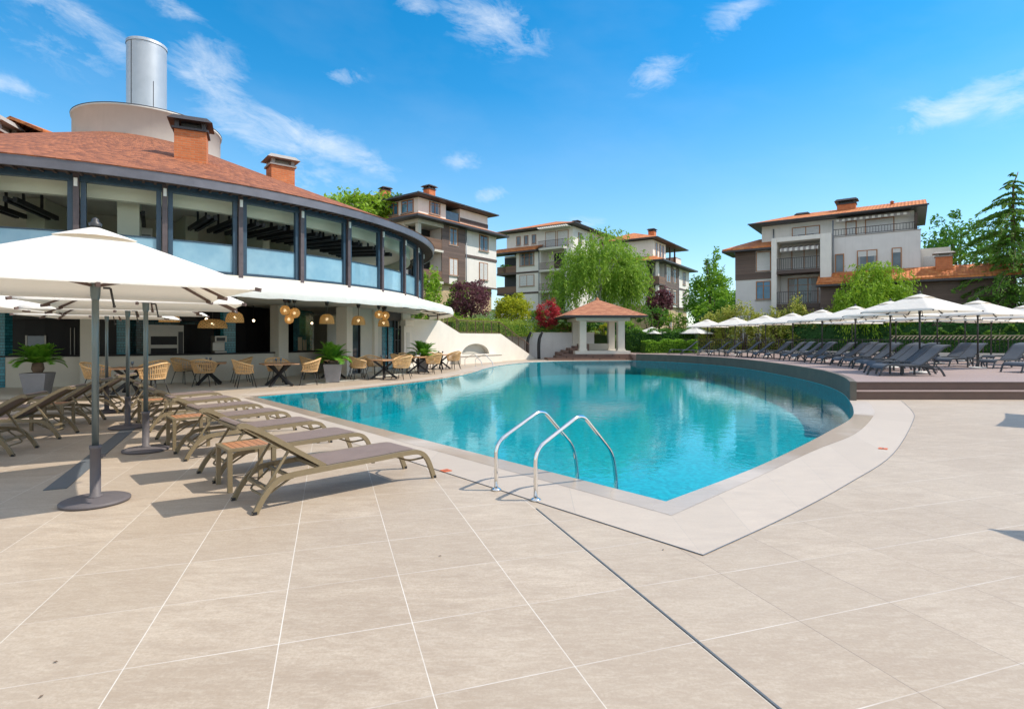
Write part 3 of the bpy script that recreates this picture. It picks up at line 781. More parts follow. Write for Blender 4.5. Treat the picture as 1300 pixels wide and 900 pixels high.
def railing(label, pts, mat, hgt=.95, step=.2, parent_loc=None, rails=(0.08, 1.0), post=6, name='railing', r=.009):
    o = pts[0]; t = thing(name, label, 'railing', o); mb = MB(); bars = MB(); pp_ = []
    for a, b in zip(pts, pts[1:]):
        a, b = Vector(a) - Vector(o), Vector(b) - Vector(o)
        for k in rails: mb.beam(a + Vector((0, 0, hgt * k)), b + Vector((0, 0, hgt * k)), .05, .04)
        nb = max(1, int((b - a).length / step))
        for i in range(nb + 1):
            p = a.lerp(b, i / nb)
            if i % post == 0: pp_.append(p)
            else: bars.beam(p + Vector((0, 0, hgt * rails[0])), p + Vector((0, 0, hgt)), r * 2, r * 2)
    mb.build('rail', mat, t); bars.build('bars', mat, t)
    for p in pp_: mb = MB(); mb.beam(p, p + Vector((0, 0, hgt + .03)), .06, .06); mb.build('post', mat, t)
    return t
def wp(s, z, d=.15): v = W0 + WD * s + Vector((-WD.y, WD.x, 0)) * d; return (v.x, v.y, z)
railing('rusty brown railing sloping and running level along the white stair wall', [wp(2.98, 2.72), wp(5.06, 1.95), wp(9.94, 1.95)], 'rail_brown', .85, .16)
railing('rusty brown stair railing sloping down to the pool terrace', [wp(9.94, 1.95), wp(14.4, .3)], 'rail_brown', .85, .16)
t = thing('retaining_wall', 'pale retaining wall behind the garden gazebo and shower posts', 'wall', (-1.6, 45.6, 0))
mb = MB(); mb.box(0, 8.4, 0, .35, 0, 2.05); mb.build('wall', 'plaster_shade', t); mb = MB(); mb.box(-.05, 8.45, -.05, .4, 2.052, 2.12); mb.build('cap', 'plaster_bright', t)
mb = MB()
bedp = [wp(.3, 0, .4)[:2], wp(10.6, 0, .4)[:2], (-1.0, 45.95), (6.7, 45.95), (6.7, 49), (-14, 49), (-9.5, 41), (-6.8, 35)]
mb.prism(bedp, -.3, 1.88); structure(mb.build('planting_ground', 'grass'))
for px, lab in ((670, 'curved black shower post nearer the white stair wall'), (684, 'curved black shower post beside the gazebo steps')):
    p = gp(px, 455.5); t = thing('shower_post', lab, 'shower', (p[0], 43.6 if px == 684 else 44.2, 0))
    mb = MB(); mb.tube(smooth_path([(0, 0, 0), (-.02, 0, .9), (.04, 0, 1.6), (.28, 0, 2.15)], 5), [.13] * 10 + [.12] * 3 + [.10, .09, .08], 10); mb.build('column', 'black', t)
    mb = MB(); mb.lathe([(.05, 0), (.10, -.03), (.10, -.05)], 12, (.36, 0, 2.1), cap0=True, cap1=True); mb.build('shower_head', 'steel', t)

# ------------------------------------------------------------------ gazebo
t = thing('gazebo', 'open gazebo with white columns and a hipped shingle roof', 'gazebo', (6.85, 44.3, 0), R(4))
mb = MB(); mb.box(-2.15, 2.15, -1.95, 2.2, .42, .66); mb.build('plinth', 'plaster_bright', t)
for x, y in ((-1.5, -1.5), (1.5, -1.5), (-1.5, 1.5), (1.5, 1.5)):
    mb = MB(); mb.box(x - .26, x + .26, y - .26, y + .26, .662, 2.98); mb.box(x - .31, x + .31, y - .31, y + .31, .664, .8); mb.build('column', 'plaster_bright', t)
mb = MB(); mb.box(-2.1, 2.1, -2.1, 2.1, 2.982, 3.2); mb.build('beam', 'plaster_bright', t)
mb = MB(); E, zt = 3.15, 4.75
ring = [(-E, -E, 3.36), (E, -E, 3.36), (E, E, 3.36), (-E, E, 3.36)]
for i in range(4): mb.poly([ring[i], ring[(i + 1) % 4], (0, 0, zt)])
mb.poly(ring[::-1])
for q in mb.bm.faces: pass
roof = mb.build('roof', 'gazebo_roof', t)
mb = MB(); mb.box(-E - .02, E + .02, -E - .02, E + .02, 3.24, 3.352); mb.build('fascia', 'eave', t)
mb = MB(); mb.lathe([(.16, 0), (.12, .12), (.03, .22)], 10, (0, 0, zt - .05), cap1=True); mb.build('finial', 'gazebo_roof', t)
mb = MB(); mb.box(-1.25, 1.25, 1.3, 1.5, .664, 1.2); mb.build('parapet', 'counter', t)
t = thing('gazebo_steps', 'brown timber steps spreading in front of the gazebo', 'steps', (6.2, 42.2, 0), R(4))
for k, (x0, x1, y0) in enumerate(((-3.6, 3.9, -1.2), (-2.9, 3.4, -.75), (-2.4, 2.9, -.3))):
    mb = MB(); mb.box(x0, x1, y0, 1.2 + .0 * k, .14 * k + .002, .14 * (k + 1)); mb.build('tread', 'deck_brown', t)
mb = MB()
for k in range(5): mb.box(-2.6 + .45 * k, -1.9 + .45 * k, .9, 2.4, 0, .55 + .16 * k)
mb.build('side_steps', 'deck_brown', t)
# ------------------------------------------------------------------ round restaurant building
RC = (-18.0, 27.0)
rest = thing('restaurant_building', 'round two storey restaurant with a brown shingle roof and tall flue', 'building', (*RC, 0))
def ang(px, rad):      # bearing (deg) round the building where the sight line at a pixel meets radius rad
    r = (px - 650) / 700; a, b = 1 + r * r, -2 * (r * -RC[0] * -1 + RC[1])
    # point (rY, Y): (rY - cx)^2 + (Y - cy)^2 = rad^2
    A = r * r + 1; B = -2 * (r * RC[0] + RC[1]); C_ = RC[0] ** 2 + RC[1] ** 2 - rad ** 2; D = B * B - 4 * A * C_
    D = max(D, 0.0)
    Y = (-B - math.sqrt(D)) / (2 * A); return math.degrees(math.atan2(Y - RC[1], r * Y - RC[0]))
def pol(rad, deg, z): return (rad * math.cos(R(deg)), rad * math.sin(R(deg)), z)
def local_box(mb, rad, deg, w, d, z0, z1):      # box facing outward at radius rad
    c, s = math.cos(R(deg)), math.sin(R(deg)); o = Vector((rad * c, rad * s, 0)); rv = Vector((c, s, 0)); tv = Vector((-s, c, 0))
    q = [o + rv * a * d / 2 + tv * b * w / 2 for a, b in ((-1, -1), (1, -1), (1, 1), (-1, 1))]
    mb.hexa([(p.x, p.y, z0) for p in q], [(p.x, p.y, z1) for p in q])
# roof cone with a thickness, drum, flue
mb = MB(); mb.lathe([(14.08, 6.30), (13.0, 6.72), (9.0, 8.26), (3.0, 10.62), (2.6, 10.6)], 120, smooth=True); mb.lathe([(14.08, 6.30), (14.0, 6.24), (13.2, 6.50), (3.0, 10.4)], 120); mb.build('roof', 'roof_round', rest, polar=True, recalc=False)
mb = MB(); mb.arc(13.98, 14.05, 6.02, 6.285, -180, 180, 140); mb.build('fascia', 'fascia', rest)
mb = MB(); mb.arc(13.42, 13.97, 6.10, 6.13, -180, 180, 120); mb.build('soffit', 'soffit', rest)
mb = MB()
for k in range(150):
    a = -120 + 1.2 * k; mb.beam(pol(13.4, a, 6.075), pol(13.95, a, 6.075), .07, .05)
mb.build('rafters', 'soffit', rest)
mb = MB(); mb.lathe([(3.03, 9.9), (3.03, 11.75), (3.08, 11.77), (3.08, 11.85), (2.95, 11.85), (2.9, 11.6), (0.1, 11.6)], 72, (.3, 0, 0)); mb.build('drum', 'drum', rest)
mb = MB(); mb.lathe([(3.085, 11.855), (3.10, 11.88), (2.95, 11.9)], 72, (.3, 0, 0)); mb.build('drum_trim', 'eave', rest)
flue = MB(); flue.lathe([(.84, 11.8), (.84, 15.9)], 48, (.05, .1, 0)); flue.lathe([(.865, 15.86), (.865, 16.0), (.80, 16.0), (.79, 15.0)], 48, (.05, .1, 0)); fo = flue.build('flue', 'steel_pipe', rest)
mb = MB(); mb.box(-.012, .012, -.015, .015, 11.8, 15.85); sm = mb.build('flue_seam', 'eave', fo); sm.location = (.05 + .84 * math.cos(R(-104)), .1 + .84 * math.sin(R(-104)), 0)
mb = MB(); mb.box(-.01, .01, -.01, .01, 12.0, 14.0); sm = mb.build('flue_seam', 'eave', fo); sm.location = (.05 + .845 * math.cos(R(-38)), .1 + .845 * math.sin(R(-38)), 0)
# columns of the upper storey, beams, glass
PA = [-97.7 + 8.7 * k for k in range(15)]
for a in PA:
    mb = MB(); local_box(mb, 13.44, a, .13, .14, 3.42, 6.09); local_box(mb, 13.37, a, .05, .22, 3.44, 6.09); mb.build('post', 'brown_steel', rest)
    mb = MB()
    for sgn in (-1, 1): mb = MB(); local_box(mb, 13.36, a + sgn * .62, .12, .12, 3.60, 6.02); mb.build('window_frame', 'blue_steel', rest)
    mb = MB(); local_box(mb, 13.53, a, .08, .05, 5.74, 5.96); mb.build('wall_lamp', 'white_paint', rest)
mb = MB(); mb.arc(13.20, 13.43, 5.98, 6.34, PA[0], PA[-1], 90); mb.arc(13.26, 13.44, 5.90, 5.978, PA[0], PA[-1], 90); mb.build('beam', 'blue_steel', rest)
for a, b in zip(PA, PA[1:]):
    mb = MB(); mb.arc(13.33, 13.36, 3.68, 4.50, a + .88, b - .88, 6); mb.build('balustrade_panel', 'balustrade', rest)
    mb = MB(); mb.arc(13.31, 13.38, 4.503, 4.54, a + .88, b - .88, 6); mb.build('balustrade_rail', 'blue_steel', rest); mb = MB(); mb.arc(13.30, 13.39, 3.60, 3.678, a + .88, b - .88, 6); mb.build('balustrade_rail', 'blue_steel', rest)
mb = MB(); mb.arc(12.9, 13.5, 3.30, 3.58, -180, 180, 120); mb.build('sill', 'plaster_bright', rest)
mb = MB(); mb.lathe([(0.1, 3.28), (12.9, 3.28), (12.9, 3.5), (0.1, 3.5)], 72); mb.build('floor_slab', 'beige', rest)
mb = MB(); mb.lathe([(0.1, 6.16), (13.15, 6.16)], 72); mb.build('ceiling', 'beige', rest)
mb = MB(); mb.arc(12.55, 12.8, 5.62, 6.15, -110, 60, 60); mb.build('bulkhead', 'olive', rest)
mb = MB(); mb.arc(7.0, 7.3, 3.52, 6.15, -120, 70, 60); mb.build('inner_wall', 'beige', rest)
mb = MB(); mb.arc(11.0, 13.2, 0, 3.2, 58, 230, 50); mb.build('rear_wall', 'plaster_cream', rest)
for a, r0, r1, wdt in ((-74, 7.4, 9.6, .5), (-58.2, 10.6, 12.2, .55), (-47, 7.4, 9, .4), (-33, 7.4, 10, .3), (-22, 7.4, 9.4, .4)):
    mb = MB(); mb.beam(pol(r0, a, 4.83), pol(r1, a, 4.83), wdt, 2.6); mb.build('partition', 'olive', rest)
for a0, a1, z0, z1 in ((-80, -70, 3.7, 5.3), (-64, -56, 3.7, 5.2), (-43, -36, 3.7, 5.1), (-28, -18, 4.6, 5.4), (-98, -86, 3.7, 5.4)):
    mb = MB(); mb.arc(7.32, 7.40, z0, z1, a0, a1, 5); mb.build('dark_panel', 'black_gloss', rest)
for i, (a, rr, sk) in enumerate([(-96, 11, 25), (-91, 11, 25), (-86, 11, 25), (-81, 11, 25), (-76, 11.0, 25), (-71, 11, 25), (-57, 10.6, 8), (-48, 11.2, -30), (-44.5, 11.2, -30), (-41, 11.2, -30), (-37.5, 11.2, -30), (-34, 11.2, -30), (-30.5, 11.2, -30), (-27, 11.2, -30), (-23.5, 11.2, -30), (-20, 11.2, -30), (-15, 11.2, -30), (-11, 11.2, -30), (-7, 11.2, -30)]):
    L = thing('ceiling_light', 'black linear hanging lights under the upper restaurant ceiling', 'ceiling light', (RC[0] + rr * math.cos(R(a)), RC[1] + rr * math.sin(R(a)), 5.5), R(a), 'black linear lights in the upper restaurant')
    mb = MB(); mb.box(-1.3, 1.3, -.16, -.06, -.08, .06); mb.box(-1.3, 1.3, .06, .16, -.08, .06); mb.box(-1.25, 1.25, -.06, .06, -.02, .03); mb.build('light_bar', 'black', L)
    for x in (-.55, .55): mb = MB(); mb.box(x - .03, x + .03, -.03, .03, .06, .65); mb.build('hanger', 'black', L)
a = ang(158, 11.5); ac = thing('air_conditioner', 'white wall air conditioner inside the upper restaurant window', 'air conditioner', (RC[0] + 9.6 * math.cos(R(-57.6)), RC[1] + 9.6 * math.sin(R(-57.6)), 5.25), R(-57.6 + 90))
mb = MB(); mb.box(-.45, .45, -.12, .12, -.15, .16); mb.build('casing', 'white_paint', ac, bevel=.03)
mb = MB(); mb.box(-.4, .4, -.128, -.122, -.13, -.08); mb.build('vent', 'gutter', ac)
# awning ring under the upper storey
mb = MB(); n = 100; a0, a1 = -118, 32
g = []
for i in range(n + 1):
    t = a0 + (a1 - a0) * i / n; sag = .10 * abs(math.sin(R(t) * 20.7))
    g.append([mb.bm.verts.new(pol(r_, t, z_ - s_ * sag)) for r_, z_, s_ in ((13.46, 3.52, 0), (14.2, 3.36, .6), (15.0, 3.14, .3), (15.06, 2.98, .2), (15.04, 2.80 + .015 * math.sin(i * 1.9), 0))])
mb.smooth = True
for p, q in zip(g, g[1:]):
    for k in range(4): mb.face([p[k], q[k], q[k + 1], p[k + 1]])
mb.build('awning', 'canvas', rest)
mb = MB()
for a in PA: mb.beam(pol(13.4, a, 3.42), pol(14.98, a, 3.06), .05, .05); mb.beam(pol(13.4, a, 2.98), pol(14.98, a, 3.0), .035, .035)
mb.arc(14.94, 15.0, 2.98, 3.04, a0, a1, 60); mb.build('awning_frame', 'rail_dark', rest)
mb = MB(); mb.arc(5.2, 13.35, 3.0, 3.27, -120, 40, 60); mb.build('terrace_ceiling', 'plaster_cream', rest)
# ground floor: counter, columns, kitchen behind it
KR = 9.2; aL, aR = -112, ang(430, KR) or -14
mb = MB(); mb.arc(KR - .25, KR, 0, 1.0, aL, aR, 50); mb.build('counter', 'counter', rest)
mb = MB(); mb.arc(KR - .6, KR + .04, 1.003, 1.05, aL, aR, 50); mb.build('counter_top', 'black_gloss', rest)
mb = MB(); mb.lathe([(.1, .012), (KR - .26, .012)], 60); mb.build('kitchen_floor', 'gutter', rest)
mb = MB(); mb.lathe([(KR, .012), (13.4, .012)], 90); mb.build('terrace_floor', 'counter', rest)
mb = MB(); mb.arc(5.2, 5.5, .02, 3.0, -120, 40, 50); mb.build('kitchen_wall', 'teal', rest)
for px, w_ in ((114, .42), (355, .5)):
    a = ang(px, KR); mb = MB(); local_box(mb, KR - .02, a, w_, .5, .02, 2.99); mb.build('column', 'plaster_cream', rest)
def kit(px0, px1, rad, z0, z1, name, mat, d=.5):
    a0_, a1_ = ang(px0, rad), ang(px1, rad); mb = MB(); mb.arc(rad - d, rad, z0, z1, a0_, a1_, 4); return mb.build(name, mat, rest)
kit(-10, 6, KR + .02, .02, 2.98, 'tiled_pier', 'teal', .35)
kit(8, 112, 7.0, .02, 2.6, 'tall_cabinet', 'black_gloss'); kit(8, 112, 7.3, 2.3, 2.98, 'bulkhead', 'black')
kit(32, 34.5, 7.04, .6, 1.72, 'fridge_trim', 'steel', .03); kit(56, 58.5, 7.04, .6, 1.72, 'fridge_trim', 'steel', .03); kit(34.6, 55.9, 7.03, .6, 1.70, 'fridge_door', 'gutter', .02); kit(89, 90, 7.05, .6, 2.0, 'handle', 'steel', .03); kit(94, 95, 7.05, .6, 2.0, 'handle', 'steel', .03)
kit(122, 148, 6.8, .02, 2.95, 'tall_cabinet', 'black'); kit(148, 163, 7.6, .02, 2.95, 'tiled_pier', 'teal', .3)
kit(228, 272, 6.4, .9, 2.2, 'shelf_unit', 'black_gloss'); kit(284, 299, 8.5, .02, 2.98, 'tiled_pier', 'teal', .3)
kit(299, 345, 7.0, .02, 2.98, 'tall_cabinet', 'black_gloss'); kit(190, 300, 7.3, 2.3, 2.98, 'bulkhead', 'black_gloss', .3)
kit(366, 382, 7.2, .02, 2.4, 'tall_cabinet', 'black'); kit(380, 414, 7.8, .02, 2.98, 'tiled_pier', 'teal', .3)
# right hand part of the ground floor: flat wall with glazed doors
def rl_(x, y, z=0): return (x - RC[0], y - RC[1], z)
A0, B0, C0 = Vector(rl_(-7.25, 23.9)), Vector(rl_(-6.5, 27.5)), Vector(rl_(-5.9, 31.2))
def flat(a, b, f0, f1, z0, z1, name, mat, th=.25, off=0.0):
    d = (b - a); L_ = d.length; d = d.normalized(); nv = Vector((d.y, -d.x, 0)); 
    p = a + d * f0 * L_ + nv * off; q = a + d * f1 * L_ + nv * off
    mb = MB(); mb.hexa([p, q, q - nv * th, p - nv * th], [v + Vector((0, 0, z1)) for v in (p, q, q - nv * th, p - nv * th)])
    for v in mb.bm.verts:
        if v.co.z == 0: v.co.z = z0
    return mb.build(name, mat, rest)
flat(A0, B0, 0, .14, 0, 2.99, 'column', 'plaster_bright', .5, .1)
flat(A0, B0, .14, .40, 0, 2.4, 'glazed_door', 'glass', .05, -.1); flat(A0, B0, .14, .40, 2.4, 2.99, 'wall', 'plaster_cream', .25)
flat(A0, B0, .14, .155, 0, 2.4, 'door_frame', 'black', .1, -.02); flat(A0, B0, .385, .40, 0, 2.4, 'door_frame', 'black', .1, -.02)
flat(A0, B0, .40, .72, 0, 2.99, 'wall', 'plaster_cream'); flat(A0, B0, .72, .82, 0, 2.99, 'column', 'plaster_bright', .4, .12); flat(A0, B0, .82, 1, 0, 2.99, 'wall', 'plaster_cream')
flat(B0, C0, 0, .72, 2.55, 2.99, 'wall', 'black', .25); flat(B0, C0, .04, .70, .02, 2.55, 'glazed_door', 'glass', .04, -.12)
flat(B0, C0, .05, .5, .05, 2.2, 'tiled_panel', 'teal', .03, -.06)
for f in (0, .22, .46, .58, .70): flat(B0, C0, f, f + .018, 0, 2.55, 'door_frame', 'black', .1, .0)
for z in (.8, 1.5, 2.1): flat(B0, C0, .46, .71, z, z + .04, 'door_frame', 'black', .08, -.005)
flat(B0, C0, .74, 1.05, 0, 2.3, 'pilaster', 'plaster_bright', .3, .15); flat(B0, C0, .70, 1.08, 2.3, 2.62, 'cornice', 'plaster_bright', .35, .28); flat(B0, C0, .72, 1.05, 2.62, 2.99, 'wall', 'plaster_bright', .3, .1)
flat(B0, C0, .84, .97, 0, 1.95, 'door', 'plaster_cream', .05, .165)
# brick chimneys on the roof
def chimney(parent, x, y, z0, w, d, h, caph, rz, cap='concrete'):
    mb = MB(); mb.box(-w / 2, w / 2, -d / 2, d / 2, 0, h); c = mb.build('chimney', 'brick', parent); c.location = (x, y, z0); c.rotation_euler = (0, 0, rz)
    mb = MB(); mb.box(-w / 2 - .07, w / 2 + .07, -d / 2 - .07, d / 2 + .07, h + .002, h + .08)
    for sx in (-1, 1):
        for sy in (-1, 1): mb.box(sx * (w / 2 - .08) - .07, sx * (w / 2 - .08) + .07, sy * (d / 2 - .08) - .07, sy * (d / 2 - .08) + .07, h + .08, h + .08 + caph * .55)
    mb.box(-w / 2 + .2, w / 2 - .2, -d / 2 + .2, d / 2 - .2, h + .08, h + .08 + caph * .5)
    mb.hexa([(-w / 2 - .2, -d / 2 - .2, h + .08 + caph * .55), (w / 2 + .2, -d / 2 - .2, h + .08 + caph * .55), (w / 2 + .2, d / 2 + .2, h + .08 + caph * .55), (-w / 2 - .2, d / 2 + .2, h + .08 + caph * .55)],
            [(-w / 2 - .02, -d / 2 - .02, h + .08 + caph), (w / 2 + .02, -d / 2 - .02, h + .08 + caph), (w / 2 + .02, d / 2 + .02, h + .08 + caph), (-w / 2 - .02, d / 2 + .02, h + .08 + caph)])
    mb.build('chimney_cap', cap, c); return c
chimney(rest, -11.62 + 18, 20.0 - 27, 7.7, 1.0, .85, 1.3, .42, R(25), 'eave')
chimney(rest, -10.5 + 18, 25.0 - 27, 8.3, 1.0, .9, 1.0, .4, R(38))
chimney(rest, -20.6 + 18, 21.5 - 27, 8.2, 1.7, 1.1, 1.35, .55, R(12))
mb = MB(); 
for sgn in (-1, 1): mb.hexa([(0, -1, .62), (sgn * 1.5, -1, 0), (sgn * 1.5, 1.2, 0), (0, 1.2, .62)], [(0, -1, .74), (sgn * 1.5, -1, .12), (sgn * 1.5, 1.2, .12), (0, 1.2, .74)])
o = mb.build('dormer_roof', 'roof', rest); o.location = (-19.9 + 18, 23.0 - 27, 9.75); o.rotation_euler = (0, 0, R(-8))
mb = MB(); mb.hexa([(-1.2, -.8, -.9), (1.2, -.8, -.9), (1.2, 1, -.9), (-1.2, 1, -.9)], [(-1.2, -.8, .0), (1.2, -.8, .0), (1.2, 1, .0), (-1.2, 1, .0)]); o = mb.build('dormer', 'frame_brown', rest); o.location = (-19.9 + 18, 23.0 - 27, 9.75); o.rotation_euler = (0, 0, R(-8))
# kitchen equipment and lamps
a = ang(208, 7.4); ov = thing('oven', 'stainless steel double deck oven behind the kitchen counter', 'oven', (RC[0] + 7.3 * math.cos(R(a)), RC[1] + 7.3 * math.sin(R(a)), .02), R(a + 90))
mb = MB(); mb.box(-.62, .62, -.4, .4, 0, 2.1); mb.build('body', 'steel', ov)
for z in (.9, 1.35): mb = MB(); mb.box(-.45, .4, -.42, -.402, z, z + .32); mb.build('oven_door', 'black_gloss', ov)
mb = MB(); mb.box(.44, .6, -.42, -.402, .9, 1.85); mb.build('control_panel', 'black', ov)
a = ang(278, 8.8); cm = thing('coffee_machine', 'steel coffee machine standing on the dark kitchen counter', 'coffee machine', (RC[0] + 8.8 * math.cos(R(a)), RC[1] + 8.8 * math.sin(R(a)), 1.05), R(a + 90))
mb = MB(); mb.box(-.22, .22, -.18, .2, 0, .08); mb.box(-.22, .22, .02, .2, .08, .42); mb.box(-.22, .22, -.18, .2, .42, .66); mb.build('body', 'steel', cm, bevel=.01)
mb = MB(); mb.box(-.16, .16, -.185, -.182, .46, .6); mb.build('panel', 'black', cm)
for px, z in ((387, 1.05), (393, 1.05)):
    a = ang(px, 9.0); q = thing('menu_board', 'upright tan board standing on the counter' if px == 387 else 'narrow tan board standing behind the other board', 'board', (RC[0] + 8.75 * math.cos(R(a)), RC[1] + 8.75 * math.sin(R(a)), 1.05), R(a + 90))
    mb = MB(); mb.box(-.12, .12, -.02, .02, 0, .62 if px == 387 else .5); mb.build('panel', 'cushion', q); mb = MB(); mb.box(-.13, .13, -.06, .06, 0, .03); mb.build('foot', 'trunk', q)
def pendant(px, rad, z, w, h, label, round_=False):
    a = ang(px, rad); p = Vector((RC[0] + rad * math.cos(R(a)), RC[1] + rad * math.sin(R(a)), z)); t = thing('pendant_lamp', label, 'pendant lamp', p, 0, 'wicker pendant lamps under the terrace ceiling')
    mb = MB()
    if round_: mb.lathe([(w * .5 * math.sin(PI * k / 10) + .004, -h / 2 * math.cos(PI * k / 10)) for k in range(11)], 20)
    else: mb.lathe([(w / 2, -h / 2), (w / 2 * .97, -h * .1), (w / 2 * .8, h * .3), (w / 2 * .45, h * .5), (.03, h * .52)], 20)
    mb.build('shade', 'wicker', t)
    mb = MB(); mb.tube([(0, 0, h * .45), (0, 0, 2.99 - z)], .012, 6); mb.lathe([(.09, 0), (.05, -.14)], 10, (0, 0, 2.99 - z), cap1=True); mb.build('cord', 'black', t)
    mb = MB(); mb.lathe([(.05 * math.sin(PI * k / 6) + .001, -.05 * math.cos(PI * k / 6)) for k in range(7)], 10); mb.build('bulb', 'bulb', t)
for i, (px, rad, z, w_, h_, rd, lab) in enumerate(((298, 12.6, 2.30, .56, .34, 0, 'dome wicker lamp beside the corner of the nearest umbrella'), (215, 12.6, 2.28, .56, .34, 0, 'dome wicker lamp hanging in front of the steel oven'), (362, 12.9, 2.58, .34, .34, 1, 'upper left wicker globe hung before the beige column'), (374, 12.9, 2.50, .36, .36, 1, 'right wicker globe of the cluster before the column'), (367, 12.7, 2.28, .3, .32, 1, 'lowest wicker globe of the cluster before the column'),
        (415, 12.6, 2.34, .55, .36, 0, 'dome wicker lamp above the potted palm'), (455, 12.6, 2.34, .55, .36, 0, 'dome wicker lamp before the glazed door'), (481, 12.9, 2.62, .36, .36, 1, 'left wicker globe of the far cluster'), (489, 12.9, 2.60, .36, .36, 1, 'right wicker globe of the far cluster'), (487, 12.6, 2.3, .5, .32, 0, 'low dome wicker lamp under the far globes'), (270, 11.6, 2.1, .9, .3, 0, 'wide wicker lamp over the coffee machine'))):
    if ang(px, rad) is not None: pendant(px, rad, z, w_, h_, lab, rd)
for px in (70, 144, 262, 322, 396):
    a = ang(px, 8.3); p = (RC[0] + 8.3 * math.cos(R(a)), RC[1] + 8.3 * math.sin(R(a)), 2.35)
    t = thing('hanging_bulb', 'small bare bulb lit over the dark kitchen counter', 'lamp', p, 0, 'bare bulbs over the kitchen')
    mb = MB(); mb.lathe([(.05 * math.sin(PI * k / 6) + .001, -.05 * math.cos(PI * k / 6)) for k in range(7)], 10); mb.build('bulb', 'bulb', t)
    mb = MB(); mb.tube([(0, 0, .05), (0, 0, .64)], .008, 5); mb.build('cord', 'black', t)
# ------------------------------------------------------------------ apartment houses
def fb(mb, face, s0, s1, z0, z1, d0, d1):
    if face == 'R': mb.box(s0, s1, -d1, -d0, z0, z1)
    else: mb.box(-d1, -d0, s0, s1, z0, z1)
    return mb
def blk(root, name, mat, *bx):
    for b in bx: mb = MB(); mb.box(*b); o = mb.build(name, mat, root)
    return o
def fblk(root, name, mat, face, *bx):
    for b in bx: mb = MB(); fb(mb, face, *b); o = mb.build(name, mat, root)
    return o
def window(root, face, s0, s1, z0, z1, d=.0, glass='glass', frame='frame_brown', n=2, shutter=0.0, name='window'):
    mb = MB(); f = .07
    fb(mb, face, s0, s1, z0, z0 + f, d, d + .06); fb(mb, face, s0, s1, z1 - f, z1, d, d + .06)
    for k in range(n + 1):
        c = s0 + (s1 - s0) * k / n; a = c if k == 0 else (c - f if k == n else c - f / 2); fb(mb, face, a, a + f, z0 + f, z1 - f, d, d + .06)
    if n > 1 and not shutter: fb(mb, face, s0 + f, s1 - f, z1 - (z1 - z0) * .28, z1 - (z1 - z0) * .28 + .04, d, d + .045)
    w_ = mb.build(name, frame, root)
    if shutter < 1:
        fblk(w_, 'pane', glass, face, (s0 + f, s1 - f, z0 + f, z1 - f, d + .004, d + .025))
        if glass == 'glass' and n > 1:
            cw = (s1 - s0) * rnd.uniform(.10, .2); fblk(w_, 'curtain', 'shutter_cloth', face, (s0 + f + .01, s0 + f + cw, z0 + f + .01, z1 - f - .01, d + .0255, d + .03), (s1 - f - cw, s1 - f - .01, z0 + f + .01, z1 - f - .01, d + .0255, d + .03))
    if shutter: fblk(w_, 'roller_shutter', 'shutter', face, (s0 + f, s1 - f, z1 - f - (z1 - z0 - 2 * f) * shutter, z1 - f, d + .027, d + .05))
    fblk(w_, 'sill', 'concrete', face, (s0 - .08, s1 + .08, z0 - .06, z0 - .003, d, d + .13))
    return w_
def bal(root, face, s0, s1, z, d, mat='rail_dark', h=.95, step=.13):
    mb = MB(); fb(mb, face, s0, s1, z + h - .05, z + h, d - .05, d); fb(mb, face, s0, s1, z + .06, z + .1, d - .045, d - .005)
    k = int((s1 - s0) / step)
    for i in range(k + 1):
        c = s0 + (s1 - s0 - .03) * i / k; fb(mb, face, c, c + .03, z + .1, z + h - .05, d - .04, d - .012)
    return mb.build('balcony_railing', mat, root)
def hip(root, x0, x1, y0, y1, z, rise, inset=None, fas=.24, hipl=True, hipr=True, mat='roof', ridge_flat=0.0):
    ym = (y0 + y1) / 2; iw = inset if inset is not None else (y1 - y0) / 2
    a, b, c, d = (x0, y0, z), (x1, y0, z), (x1, y1, z), (x0, y1, z)
    r0, r1 = (x0 + (iw if hipl else 0), ym, z + rise), (x1 - (iw if hipr else 0), ym, z + rise)
    mb = MB(); mb.poly([a, b, r1, r0]); mb.poly([b, c, r1]); mb.poly([c, d, r0, r1]); mb.poly([d, a, r0]); mb.poly([d, c, b, a])
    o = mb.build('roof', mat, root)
    mb = MB(); e = .03; mb.box(x0 - e, x1 + e, y0 - e, y1 + e, z - fas, z - .004); mb.build('eave', 'eave', root)
    mb = MB(); mb.box(x0 - e - .1, x1 + e + .1, y0 - e - .1, y0 - e - .003, z - .12, z - .01); mb.build('gutter', 'eave', root)
    return o
def pent(root, x0, x1, y0, y1, z, inset, rise, mat='roof', fas=.2):
    o = [(x0, y0, z), (x1, y0, z), (x1, y1, z), (x0, y1, z)]; i_ = [(x0 + inset, y0 + inset, z + rise), (x1 - inset, y0 + inset, z + rise), (x1 - inset, y1 - inset, z + rise), (x0 + inset, y1 - inset, z + rise)]
    mb = MB()
    for k in range(4): mb.poly([o[k], o[(k + 1) % 4], i_[(k + 1) % 4], i_[k]])
    mb.poly(o[::-1]); mb.poly(i_); mb.build('lower_roof', mat, root)
    mb = MB(); mb.box(x0 - .03, x1 + .03, y0 - .03, y1 + .03, z - fas, z - .004); mb.build('lower_eave', 'eave', root)
def pipe(root, face, s, z0, z1, d=.1):
    p = (s, -d) if face == 'R' else (-d, s); mb = MB(); mb.tube([(*p, z0), (*p, z1)], .05, 6); mb.build('downpipe', 'gutter', root)

M['shutter_cloth'] = planks('pale curtain', (.42, .42, .43), .07, 0, .12, .9, .2)
